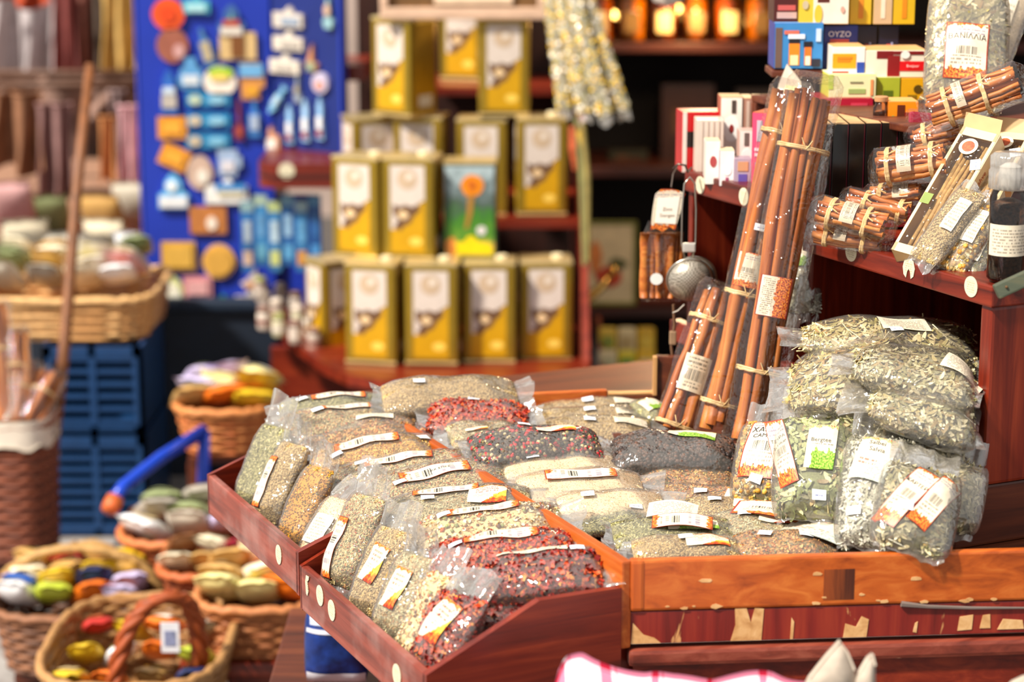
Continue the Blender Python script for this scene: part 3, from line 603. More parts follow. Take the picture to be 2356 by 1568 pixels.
def card(label, pts, z, kind, curl=0.006):
    a, b, h = pts; m = frame(a, b - a, (0, -.3, 1)); L = float(np.linalg.norm(b - a)); t = thing('header_card', label, 'card', m, 'printed header cards among the packets')
    nx, ny = 10, 4; uv = np.array([(i/(nx - 1), j/(ny - 1)) for i in range(nx) for j in range(ny)]); zz = curl*np.sin(uv[:, 0]*3.1)
    V = np.column_stack([uv[:, 0]*L, (uv[:, 1] - .5)*h, zz]); n = len(V); V2 = np.vstack([V, V - np.array([0, 0, .0006])])
    f = gridfaces(nx, ny); part('card_sheet', (V2, f + [tuple(i + n for i in q[::-1]) for q in f]), label_mat(kind), t, uv=np.vstack([uv, uv]), smooth=True)
for px0, py0, px1, py1, h, z, kd, lb in [(1490, 1172, 1605, 1178, .03, .893, 'card', 'white printed card on the nearest cream powder bag'), (1500, 1200, 1640, 1204, .026, .888, 'strip', 'printed card with orange end between flat packets'),
        (1815, 1205, 1975, 1250, .035, .885, 'sage', 'pale card with blue drop beside the sage bag'), (1690, 1165, 1850, 1190, .03, .89, 'tea', 'red-lettered card below the green herb bag')]:
    card(lb, (Z(px0, py0, z), Z(px1, py1, z), h), z, kd)
# ---- big herb bags
UPN = (-.15, -1, .35)
bag('large pale herb bag on top of the pile under the shelf', P(1845, 778, 2.68), P(2245, 812, 2.66), .15, .046, 'leaf', nrm=(-.1, -.16, 1), fin=(.030, .01), labels=[(.15, .05, .06, .045, .15, 'card')], tags=[(.05, -.3, .3)], group=G4, name='herb_bag', slack=1.14, taper=.55, skew=-.35)
bag('large clear bag of pale stems jutting left from the pile', P(1815, 890, 2.62), P(2090, 850, 2.58), .15, .044, 'leaf', nrm=(-.25, -.30, 1), fin=(.028, .01), group=G4, name='herb_bag', slack=1.18, taper=.35, skew=-.3)
bag('grey-green herb bag filling the right of the pile', P(1965, 838, 2.55), P(2242, 882, 2.53), .14, .044, 'greyleaf', nrm=(-.05, -.15, 1), fin=(.030, .01), labels=[(.78, -.2, .05, .035, -.3, 'card')], group=G4, name='herb_bag', slack=1.16, taper=.5, skew=-.35)
bag('grey herb bag sagging below the right pile', P(2000, 915, 2.52), P(2240, 955, 2.51), .14, .046, 'greyleaf', nrm=(-.1, -.25, 1), fin=(.032, .01), group=G4, name='herb_bag', slack=1.2, taper=.4, skew=-.3)
bag('rumpled herb bag lying low behind the sage', P(2010, 1010, 2.54), P(2238, 1040, 2.53), .14, .05, 'greyleaf', nrm=(-.15, -.4, 1), fin=(.03, .01), group=G4, name='herb_bag', slack=1.2, taper=.3)
bag('stem-filled herb bag supporting the pile beside the cinnamon foot', P(1840, 960, 2.66), P(2080, 950, 2.62), .14, .05, 'leaf', nrm=(-.2, -.35, 1), fin=(.02, .01), group=G4, name='herb_bag', slack=1.18, taper=.3)
bag('crumpled herb bag at the shelf post beside the lowest block', P(2165, 1215, 2.46), P(2195, 1060, 2.50), .075, .045, 'greyleaf', nrm=UPN, fin=(.01, .03), group=G4, name='herb_bag', slack=1.15, film=FILM_MILKY)
bag('standing chamomile bag with a large amber-edged tag', P(1760, 1160, 2.60), P(1790, 975, 2.66), .085, .055, 'chamomile', nrm=(-.35, -1, .3), fin=(.006, .03), skew=.25, tags=[(-.62, .25, -PI/2 - .3)], group=G4, name='herb_bag', slack=1.1,
    labels=[(.18, .22, .044, .088, -PI/2 - .1, 'tea', [('ΧΑΜΟ', .0125, .0, .024, '241c18'), ('CAMOM', .009, .002, .013, '241c18')])])
bag('standing green herb bag with a leafy picture card', P(1880, 1195, 2.50), P(1890, 965, 2.57), .100, .06, 'greenleaf', nrm=(-.2, -1, .3), fin=(.006, .045), skew=.2, tags=[(-.72, -.05, -PI/2)], group=G4, name='herb_bag', slack=1.1,
    labels=[(.22, -.05, .034, .062, -PI/2 - .08, 'green', [('Bergtee', .0075, -.001, .009, '3a3a30')]), (.2, .88, .022, .10, -PI/2 + .25, 'tea', [('ΤΣΙΡΑ', .0060, 0, .022, '241c18'), ('SITIRA', .0050, 0, .012, '241c18')], .002)])
bag('standing bag of silvery sage with a pale card', P(2010, 1262, 2.42), P(2040, 1010, 2.50), .088, .058, 'sage', nrm=(-.2, -1, .3), fin=(.006, .03), skew=.15, tags=[(-.55, .6, -PI/2)], group=G4, name='herb_bag', slack=1.1,
    labels=[(.42, .25, .042, .066, -PI/2 - .2, 'sage', [('Salbei', .0085, -.002, .022, '3c3c38'), ('Salvia', .0085, 0, .012, '3c3c38')])])
bag('nearest standing grey herb bag with two amber-ended tags', P(2090, 1268, 2.37), P(2125, 1080, 2.43), .082, .055, 'greyleaf', nrm=(-.1, -1, .3), fin=(.006, .035), skew=.2, tags=[(-.25, .35, -PI/2)], group=G4, name='herb_bag', slack=1.15,
    labels=[(.05, .35, .028, .085, -PI/2 - .5, 'tea', [('ΚΑΡΤΕΡ', .007, 0, .016, '3a302a')]), (.05, -.4, .026, .08, -PI/2 - .45, 'tea')])
# ================================================================== cinnamon
def cinnamon_mat():
    k = N('cinnamon_bark'); v = k.coord('Object', (5, 90, 90)); nz = k.noise(v, 1.0, 6, 0.65, 0.4); n2 = k.noise(k.coord(), 60, 4)
    c = k.ramp(nz, [(0.3, '8a4014'), (0.5, 'bd6a28'), (0.72, 'dc9648')]); c = k.mix(k.mul(n2, 0.25), c, '6a3012')
    return k.pbr(c, 0.5, 0, k.bump(nz, 0.5, 0.001))
BARK = cinnamon_mat(); RAFFIA = wood('raffia', 'b08a55', 'd6b27c', 'e9cfa2', 0, 0.6)
def scroll(r, th=0.0011, turns=1.35):
    """outline of a bark quill rolled in from both edges"""
    mid = []
    for i in range(9, -1, -1):
        t = i/9.0; a = math.pi/2 + t*turns*2*math.pi*0.62; rr = r*0.52*(1 - 0.62*t); mid.append((-r*0.46 + rr*math.cos(a + 0.2), r*0.18 + rr*math.sin(a)*0.9 - 0.0))
    low = [(-r*math.cos(math.pi*i/10), -r*0.92*math.sin(math.pi*i/10)) for i in range(1, 10)]
    # double curl: left curl -> round the outside -> right curl
    L = []
    for i in range(10):
        t = 1 - i/9.0; a = math.pi - t*turns*math.pi*1.25; rr = r*0.5*(1 - 0.6*t); L.append((-r*0.5 + rr*math.cos(a), rr*math.sin(a)*1.0 + r*0.15))
    R_ = [(-x, y) for x, y in L[::-1]]
    mid = np.array(L + [(-r*math.cos(math.pi*i/9), r*0.15 - r*0.95*math.sin(math.pi*i/9)) for i in range(1, 9)] + R_)
    t = np.gradient(mid, axis=0); t /= np.linalg.norm(t, axis=1)[:, None] + 1e-9; nrm = np.column_stack([-t[:, 1], t[:, 0]])
    return np.vstack([mid + nrm*th/2, (mid - nrm*th/2)[::-1]])
def quill(L, r, rng, bend=0.004, ns=9, th=0.0011):
    sec = scroll(r, th); n = len(sec); V = []; p = rng.uniform(0, 6.28, 4); tw = rng.uniform(0, 6.28)
    for i in range(ns):
        s = i/(ns - 1); k = 1 + 0.09*math.sin(s*9 + p[0]); R = rot2(tw + 0.5*s); q = sec*k @ R.T
        off = np.array([bend*math.sin(s*3.1 + p[1]) + 0.0008*math.sin(s*17 + p[2]), bend*math.sin(s*2.6 + p[3])])
        V += [(s*L, a + off[0], b + off[1]) for a, b in q]
    Fc = gridfaces(ns, n, True); h = n//2
    for e in (0, (ns - 1)*n):
        for i in range(h - 1):
            f = (e + i, e + i + 1, e + n - 2 - i, e + n - 1 - i); Fc.append(f if e == 0 else f[::-1])
    return np.array(V), Fc
def ring_pts(cx, ry, rz, n=26, tilt=0.0, rng=None):
    return [(cx + tilt*math.cos(t) + (rng.uniform(-.0006, .0006) if rng is not None else 0), ry*math.cos(t), rz*math.sin(t)) for t in np.linspace(0, 2*math.pi, n, endpoint=False)]
def bundle(label, p1, p2, r, offs, ties, wraps=(), name='cinnamon_bundle', group=None, film=True, seed=1, vary=0.03, nrm=(0, -1, .3), stickers=(), flat=1.0):
    rng = np.random.default_rng(seed); p1 = np.asarray(p1); p2 = np.asarray(p2); L = float(np.linalg.norm(p2 - p1))
    t = thing(name, label, 'cinnamon', frame(p1, p2 - p1, nrm), group)
    for i, (y, z) in enumerate(offs):
        a, b = rng.uniform(0, vary), rng.uniform(0, vary)
        g = quill(L*(1 - a - b), r*rng.uniform(.88, 1.1), rng, 0.0015 + L*0.006, 10 if L < .2 else 16); part('cinnamon_stick', mv(g, (a*L, y*r, z*r)), BARK, t, smooth=True)
    o = np.array(offs); bd_ = 0.0015 + L*0.006; Ry = (np.abs(o[:, 0]).max() + 1.12)*r + bd_*.7; Rz = (np.abs(o[:, 1]).max() + 1.12)*r + bd_*.7
    for s in ties:
        w_ = [ring_pts(s*L + d, Ry*1.02, Rz*1.02, 26, 0.15*r, rng) for d in (-0.0012, 0.0014)]
        tie_ = part('raffia_tie', cat(*[tube(q, 0.0011, 6, True, 1.6) for q in w_]), RAFFIA, t)
        kn = np.array([(s*L, 0, Rz*1.03), (s*L + .004, .003, Rz*1.06), (s*L + .012, .007, Rz*1.02)]); part('raffia_knot', cat(tube(kn, .0009, 5), tube(kn*np.array([1, -1, 1]) + np.array([-.002, 0, 0]), .0009, 5)), RAFFIA, tie_)
    for (s0, s1, a0, a1, kd) in wraps:      # paper wrapped over the bundle
        nu, nv = 8, 14; V = []; uv = []
        for i in range(nu):
            for j in range(nv):
                s = s0 + (s1 - s0)*i/(nu - 1); a = a0 + (a1 - a0)*j/(nv - 1); V.append((s*L, Ry*1.05*math.cos(a), Rz*1.05*math.sin(a)))
                uv.append((1 - j/(nv - 1), i/(nu - 1)) if kd in ('band', 'tea', 'front') else (j/(nv - 1), i/(nu - 1)))
        part('label', (V, np.array(gridfaces(nu, nv))), label_mat(kd), t, uv=uv, smooth=True)
    if film:
        xs = np.concatenate([[-.010, -.006, -.002], np.linspace(0, L, 16), [L + .003, L + .008, L + .013]]); ph = np.linspace(0, 2*math.pi, 30, endpoint=False); V = []
        for i, x in enumerate(xs):
            e = max(0, -x, x - L)/0.013; k1 = 1.08*(1 - .25*e); k2 = 1.08*(1 - .8*e)
            for a in ph:
                w_ = 1 + .025*math.sin(5*a + x*70 + seed) + .03*math.sin(9*a - x*40)
                V.append((x, Ry*k1*w_*math.cos(a), Rz*k2*w_*math.sin(a)))
        part('wrapper', (np.array(V), np.array(gridfaces(len(xs), 30, True))), FILM_TIGHT, t, smooth=True)
    return t
HEX7 = [(0, 0)] + [(1.85*math.cos(math.pi*k/3), 1.85*math.sin(math.pi*k/3)) for k in range(6)]
FLAT6 = [(-2.6, 0.1), (-.9, -.2), (.9, .1), (2.6, -.1), (-1.7, 1.6), (.1, 1.7), (1.8, 1.5)]
FLAT5 = [(-1.9, 0), (0, -.2), (1.9, .1), (-1.0, 1.6), (.9, 1.6)]
WIDE9 = [(-3.6, 0), (-1.8, .1), (0, -.1), (1.8, .1), (3.6, 0), (-2.7, 1.6), (-.9, 1.7), (.9, 1.6), (2.7, 1.5), (0, 3.2)]
GB = 'short cinnamon bundles on the shelf'; GL = 'long cinnamon bundles leaning on the shelf'
bundle('tallest long cinnamon bundle, tied at mid height with pale raffia', P(1722, 1030, 2.80), P(1876, 190, 2.78), .0088, [(-1.8, .1), (0, 0), (1.8, .1), (-.9, 1.6), (.9, 1.7), (2.3, 1.3)], (.21, .82), [(.36, .47, .75, 2.0, 'cinnamon')], 'cinnamon_bundle', GL, True, 5, .05)
bundle('wrapped long cinnamon bundle just left of the tallest one', P(1645, 990, 2.86), P(1822, 205, 2.84), .0080, [(-1.5, 0), (.3, .1), (1.9, 0), (-.6, 1.6), (1.1, 1.6)], (.08, .40, .87), [(.42, .52, .7, 2.0, 'tea'), (.585, .605, 1.2, 1.8, 'price')], 'cinnamon_bundle', GL, True, 6, .04)
bundle('short broad cinnamon bundle with white barcode label, leftmost of the leaning ones', P(1552, 990, 2.88), P(1655, 668, 2.90), .0086, [(-1.9, 0), (-.1, .1), (1.7, 0), (-1.0, 1.6), (.8, 1.6)], (.03, .78), [(.27, .52, .95, 2.25, 'band')], 'cinnamon_bundle', GL, True, 7, .03)
bundle('dark cinnamon sticks standing behind the wrapped long bundle', P(1690, 1015, 2.92), P(1800, 560, 2.95), .0075, [(-1.6, 0), (.2, .2), (2.0, 0)], (), (), 'cinnamon_bundle', GL, False, 8, .04)
sb = [('big cinnamon bundle on top with dark curled ends facing out', (2135, 262), (2345, 186), 2.70, .0050, WIDE9, (.22, .62), [(.32, .42, .6, 2.4, 'band')]),
      ('cinnamon bundle directly beneath the big top bundle', (2100, 326), (2255, 282), 2.76, .0050, FLAT6, (.2, .75), []),
      ('cinnamon bundle with a barcode band beside the black boxes', (2018, 388), (2180, 366), 2.70, .0048, WIDE9, (.18, .8), [(.32, .52, .5, 2.5, 'band')]),
      ('thin cinnamon bundle below the barcode-banded one', (2000, 452), (2120, 442), 2.72, .0046, FLAT5, (.25,), [(.5, .8, .6, 2.4, 'band')]),
      ('pale cinnamon bundle tilting down behind the front pair', (1950, 458), (2095, 492), 2.72, .0050, FLAT5, (.3, .85), []),
      ('cinnamon bundle lying on the front edge pile, open curls to the right', (1882, 482), (2040, 522), 2.70, .0050, FLAT6, (.2, .72), [(.36, .56, .6, 2.4, 'band')]),
      ('lowest cinnamon bundle lying flat on the shelf edge', (1874, 530), (2030, 560), 2.72, .0042, FLAT6, (.2, .75), [(.32, .5, .6, 2.4, 'band')])]
for i, (lb, a, b, d, r_, of, ti, wr) in enumerate(sb): bundle(lb, P(*a, d), P(*b, d - .03), r_, of, ti, wr, 'cinnamon_bundle', GB, True, 20 + i, .06, nrm=(-.2, -.7, .7))

# ================================================================== cartons
def carton(label, px, py, wpx, hpx, d, deep, cols, decor=(), yaw=0.0, name='carton', group=None, roll=0.0, parts=(), catg='box', rough=0.35):
    """front-lower-left corner at a pixel and depth; cols = front, side, top; decor = (x0, y0, x1, y1, colour) in parts of the front, or on the side with 's'"""
    w_, h_ = wpx*d/F, hpx*d/F; o = P(px, py, d)
    m = Matrix.Translation(Vector(o)) @ Matrix.Rotation(yaw, 4, 'Z') @ Matrix.Rotation(roll, 4, 'Y'); t = thing(name, label, catg, m, group)
    part('box_body', rbox(0, w_, 0, deep, 0, h_, 0.0012), plain(cols[1], rough, 0, 0.05), t)
    fp_ = part('front_panel', rbox(0.0006, w_ - 0.0006, -0.0006, 0.0002, 0.0006, h_ - 0.0006), plain(cols[0], rough, 0, 0.06), t)
    if len(cols) > 2: part('lid_panel', rbox(0.0006, w_ - 0.0006, 0.0006, deep - 0.0006, h_ - 0.0002, h_ + 0.0006), plain(cols[2], 0.6, 0, 0.08), t)
    for qi, q in enumerate(decor):
        x0, y0, x1, y1, c = q[:5]
        if len(q) > 5 and q[5] == 's': part('side_print', rbox(w_ - 0.0002, w_ + 0.0007, x0*deep, x1*deep, y0*h_, y1*h_), plain(c, rough, 0, 0.05), t)
        elif len(q) > 5 and q[5] == 'o': part('round_print', tr(mv(prism(disc_poly((x1 - x0)/2*w_, (y1 - y0)/2*h_, 18), 0, .0005), (0, 0, .0008 + .00035*qi)), Matrix.Translation(((x0 + x1)/2*w_, 0, (y0 + y1)/2*h_)) @ Matrix.Rotation(PI/2, 4, 'X')), plain(c, rough), fp_)
        elif len(q) > 5 and isinstance(q[5], str) and q[5].startswith('t:'):
            V, Fc = text_geo(q[5][2:]); sz = (y1 - y0)*h_; V2 = np.column_stack([V[:, 0]*sz + (x0 + x1)/2*w_, np.full(len(V), -0.0016 - .00035*qi), V[:, 1]*sz + (y0 + y1)/2*h_])
            part('lettering', (V2, Fc), plain(c, 0.5, 0, 0.02), fp_)
        else: part('print', rbox(x0*w_, x1*w_, -0.0012 - .00012*qi, -0.0006, y0*h_, y1*h_), plain(c, rough, 0, 0.08), fp_)
    return t
KG = 'goods cartons stacked on the shelf'
# six black boxes in a row
for i in range(6):
    carton('fifth glossy black box from the left, with a white price spot' if i == 4 else '%s glossy black box in the row above the cinnamon bundles' % ['leftmost', 'second', 'third', 'fourth', '', 'rightmost'][i], 1872 + i*37.5, 526 - i*1.0, 35, 240, 2.83, .11, ('17120f', '120e0c', 'c9a070'),
        [(0, 0, 1, .24, '6d0f1c'), (.94, .24, 1, 1, '4a1420')] + ([(.55, .66, .95, .78, 'f2f2f2', 'o')] if i == 4 else []), name='black_box', group='row of glossy black boxes', rough=.16)
# shelf B goods
carton('flat scarlet box with a black panel at the end of the back shelf', 1567, 396, 96, 138, 3.14, .05, ('c8161c', 'b01218'), [(.1, .42, .42, .68, '1c1412'), (.02, 0, .12, 1, 'e8d8d0')], yaw=.1, group=KG)
carton('pale ribbed white box before the scarlet box', 1601, 402, 62, 126, 3.08, .05, ('d9cbbf', 'cdbcae'), [(x, .02, x + .05, .98, 'c2b0a2') for x in (.2, .4, .6, .8)], group=KG)
carton('tall white and brown pack with a dark emblem', 1656, 352, 50, 128, 3.12, .05, ('f4ece2', 'a85a48', 'c9a57a'), [(.12, .2, .9, .66, 'fffaf4', 'o'), (.4, .36, .62, .52, '8a2a2a', 'o'), (.5, .72, .7, .95, '4a4038')], group=KG)
for i in range(4): carton('brown and cream striped pack, %s beside the tall white pack' % ('first', 'second', 'third', 'last')[i], 1708 + i*25, 348, 23, 122, 3.12, .05, ('a87c6a', '8d5c4c', 'dcbf95'), [(.3, .05, .62, .95, 'cdb5a5')], group=KG)
carton('bright red box with pink pale-lettered front', 1727, 430, 42, 172, 2.98, .05, ('e0456c', 'c20d1c', 'b5623c'), [(.3, .62, .62, .9, 'b5a8b5'), (.62, .56, .95, .76, 'ffffff'), (.25, .12, .9, .34, '8d9aa8'), (.2, .42, .8, .46, 'ffd0dc'), (.2, .49, .8, .53, 'ffd0dc')], yaw=-.5, group=KG)
carton('small white box with a red emblem at the front of the back shelf', 1622, 424, 34, 100, 3.02, .035, ('fbf6ee', 'd9cfc4', 'd9c5a0'), [(.3, .4, .75, .66, 'b04a4a', 'o')], group=KG)
carton('small white box with violet edges beside the red-emblem box', 1655, 428, 34, 82, 3.0, .035, ('fdfaf6', 'b09aa5', 'd9c5a0'), [(.2, .3, .8, .62, 'ffffff', 'o'), (.4, .1, .6, .25, 'b05a7a')], group=KG)
carton('small lilac-printed box between white box and red box', 1688, 436, 40, 72, 2.99, .03, ('b8a5b8', 'a08a9a'), [(.25, .1, .75, .5, '6a5ab0'), (.2, .6, .8, .9, 'd9a07a')], group=KG)
carton('white cube pack with a round white seal in the back shelf middle', 1700, 385, 36, 84, 3.04, .04, ('efe8e2', 'c9a59a'), [(.15, .1, .85, .52, 'ffffff', 'o'), (.3, .6, .6, .95, '6a605a')], group=KG)
# stack on the riser
carton('crimson flat box under the lime-green carton', 1880, 262, 128, 36, 2.98, .08, ('a81430', '8d1024'), [(.1, .3, .5, .5, 'c43a52'), (.6, .5, .9, .7, 'c43a52')], group=KG)
carton('orange box with a dark window near the vanilla bag', 2042, 282, 70, 48, 2.86, .05, ('ee8a12', 'c96a0c', 'd9a05a'), [(.3, .1, .55, .85, '5a2410'), (.1, .05, .24, .35, '7fa04a', 'o'), (.55, .05, .98, .5, '8a1c12'), (.62, .2, .92, .32, 'f0c030')], group=KG)
carton('cream and lime carton with a green word on it', 1905, 228, 110, 56, 2.99, .07, ('e9e8b5', 'c6c83c', 'e6e2b0'), [(0, .4, .1, 1, 'b8d03a'), (.42, .22, .78, .42, '9ab06a'), (.45, .66, .72, .72, '8a8a6a'), (.88, .15, .94, .8, 'e0905a')], yaw=.03, group=KG)
carton('olive-green carton end next to the lime carton', 2015, 228, 55, 50, 3.0, .07, ('a8b030', '8d9a28', 'dcd8a0'), [(.3, .1, .7, .4, '5a6a1c')], group=KG)
carton('golden yellow carton with a dark pod picture', 2072, 230, 52, 50, 3.0, .07, ('dfa416', 'c08a10'), [(.55, .3, .95, .7, '5a4210', 'o'), (.3, .08, .7, .24, '8a6a14')], group=KG)
wr = carton('white carton with red banner and orange sticker on its left side', 1990, 178, 140, 62, 3.0, .08, ('f2e2cd', 'efe6dc', 'd8a468'), [(.18, .7, .45, .98, '7a1418'), (.36, .02, .56, .8, '8d1a1c'), (.56, .25, .98, .6, 'd8161c'), (.45, .85, .95, .97, '7a1418'), (.57, .7, .72, .98, 'f6f0e8', 'o'), (.6, .36, .94, .5, 'ffe8e0', 't:Bonjour')], yaw=.0, group=KG)
carton('white carton end with an orange price sticker and blue corner', 1914, 178, 75, 70, 3.0, .08, ('f4efe8', 'efe6dc', 'd8a468'), [(.0, .3, .72, .78, 'f2a41c'), (.75, .1, .98, .5, '2c4aa8'), (.0, .0, .5, .2, 'd0302c'), (.15, .5, .55, .58, 'd8861a'), (.15, .6, .6, .68, 'd8861a')], group=KG)
carton('sky-blue carton picturing two lit lanterns', 1780, 158, 112, 104, 3.04, .07, ('3a86c8', '2a3a90', '6aa0d8'), [(.02, .02, .16, .9, '6d564c'), (.3, .08, .52, .6, 'f08a20'), (.33, .08, .49, .3, 'ffe9b0'), (.3, .56, .52, .66, '1c1a24'), (.62, .08, .76, .5, 'e8782a'), (.64, .08, .74, .28, 'fff0d0'), (.6, .48, .78, .6, '1c1a24'), (.2, .76, .5, .84, 'e0705a'), (.28, .66, .62, .76, 'e8f0ff'), (.78, .05, .95, .22, '2a2a38'), (.85, .6, .95, .88, 'c9dcf0')], group=KG)
carton('dark blue carton with white lettering and a white shape', 1893, 162, 78, 102, 3.06, .07, ('1f2f86', '161f5a', '2a3a90'), [(.2, .72, .72, .9, 'dfe6ff', 't:OYZO'), (.18, .62, .74, .7, 'c04a4a'), (.1, .05, .4, .5, 'd8dce8', 'o'), (.3, .02, .5, .2, 'c03a2c', 'o')], group=KG)
for i, x in enumerate((1970, 2020)): carton('navy carton end, %s of the pair beneath the yellow cartons' % ('left' if i == 0 else 'right'), x, 122, 46, 62, 3.07, .07, ('0e1030', '0b0c26', '2a2a48'), [(.4, .08, .6, .34, 'b04048'), (.62, .1, .72, .4, '8d94c0')], group=KG)
carton('maroon carton with pale lettering at the top left of the stack', 1780, 52, 58, 80, 3.04, .07, ('4e1614', '3c100e'), [(.15, .35, .85, .5, 'c85a58'), (.12, .12, .9, .3, 'cfa8a0')], group=KG)
carton('yellow carton with white swirl and brown wedge', 1838, 56, 115, 90, 3.03, .07, ('dcc23a', 'cdb030'), [(.28, .02, .98, .98, 'efe2d4'), (.36, .55, .60, .97, '5a2418'), (.06, .38, .18, .6, 'c8b89a', 'o'), (.3, .02, .46, .5, 'dcc23a', 'o'), (.82, .3, .9, .46, 'e0a090', 'o')], group=KG)
for i, (x, f_) in enumerate(((1954, 'd8b226'), (2008, 'c9ab86'), (2054, 'd2ab20'))):
    carton(('yellow carton end with orange print', 'beige carton end between the yellow ends', 'golden carton end at the right of the top row')[i], x, 56, 50 if i != 1 else 44, 90, 3.05, .07, (f_, 'b8961c'), [(.4, .15, .62, .8, 'd8861e' if i != 1 else 'e8d6c0')], group=KG)
carton('thin card tray lying on the black boxes', 1880, 280, 100, 6, 2.9, .07, ('b5703c', 'a8642f', 'c98a4c'), [(.5, 0, .8, 1, 'b01c24')], group=KG)
zc = float(P(1790, 160, 3.04)[2]); a_ = P(1776, 160, 3.03); b_ = P(1897, 160, 3.03)
board(a_, (b_[0], b_[1], 0), zc - .010, zc - .001, .085, BRN(0), 'upper_riser', sh)
board(P(1800, 160, 3.12), P(1815, 160, 3.12), 1.203, zc - .010, .02, BRN(2), 'riser_post', sh); board(P(1876, 160, 3.12), P(1891, 160, 3.12), 1.203, zc - .010, .02, BRN(2), 'riser_post', sh)
# small wrapped soap and little jar on the black boxes
t = thing('small_jar', 'tiny clear jar with brown powder on the black boxes', 'jar', P(2026, 282, 2.87)); part('jar_glass', lathe([(.008, 0), (.0105, .002), (.0105, .020), (.008, .024), (.008, .028)], 20), GLASS, t, smooth=True); part('powder', lathe([(.007, .001), (.0095, .003), (.0095, .015), (.003, .017)], 16), plain('8a4a26', .8), t, smooth=True); part('cap', lathe([(.009, .0281), (.0092, .029), (.0092, .034), (.008, .035)], 20), plain('b9855a', .5), t)
t = thing('wrapped_soap', 'crimson cellophane-wrapped bar beside the orange box', 'soap', frame(P(2118, 290, 2.80), (1, .1, -.1), (0, -1, .3)))
part('bar', rbox(-.016, .016, -.018, .018, -.006, .006, .004), plain('a01838', .35), t); part('wrapper', rbox(-.019, .019, -.021, .021, -.008, .008, .003), FILM_TIGHT, t)
# peaked white packet
t = thing('peaked_packet', 'white peaked paper packet behind the tall cinnamon', 'packet', P(1800, 262, 3.0)); 
part('paper_body', cat(*[(np.array([(-.012, 0, 0), (.026, 0, 0), (.024, -.004, .045), (.004, .004, .066), (-.006, .004, .04), (-.010, .03, 0), (.028, .03, 0), (.022, .02, .05), (.006, .012, .068)]), [(0, 1, 2, 3, 4), (5, 8, 3, 4, 0), (6, 5, 8, 7), (1, 6, 7, 2), (2, 7, 8, 3), (0, 5, 6, 1)])]), plain('efe2cf', .5, 0, .1), t); part('print', (np.array([(-.004, -.0012, .008), (.02, -.002, .008), (.018, -.0052, .038), (.004, .002, .04)]), [(0, 1, 2, 3)]), plain('f6e9a8', .5, 0, .25, 60), t)

# ================================================================== vanilla bag
def flatbag(name, label, p_bot, p_top, W, H, nrm, body, film, catg='bag', fill=None, group=None):
    return
vb, vp = bag('tall vanilla bag with a lettered brown label standing at the back', P(2216, 262, 2.86), P(2232, -30, 2.90), .105, .05, 'leaf', nrm=(-.1, -1, .15), fin=(.006, .03), name='herb_bag', film=FILM_MILKY,
    labels=[(-.12, .06, .056, .078, -PI/2 - .02, 'tea', [('ΒΑΝΙΛΛΙΑ', .0108, .0, .0185, '1a1512')])])
bag('slanted clear sachet behind the vanilla bag with blue lettering', P(2270, 150, 2.95), P(2330, -20, 2.97), .06, .02, 'cream', nrm=(-.1, -1, .1), fin=(.005, .02), name='sachet', film=FILM_MILKY, labels=[(.1, 0, .02, .08, -PI/2, 'card', [('ΝΙΑ', .012, 0, -.02, '2c3a90')])])
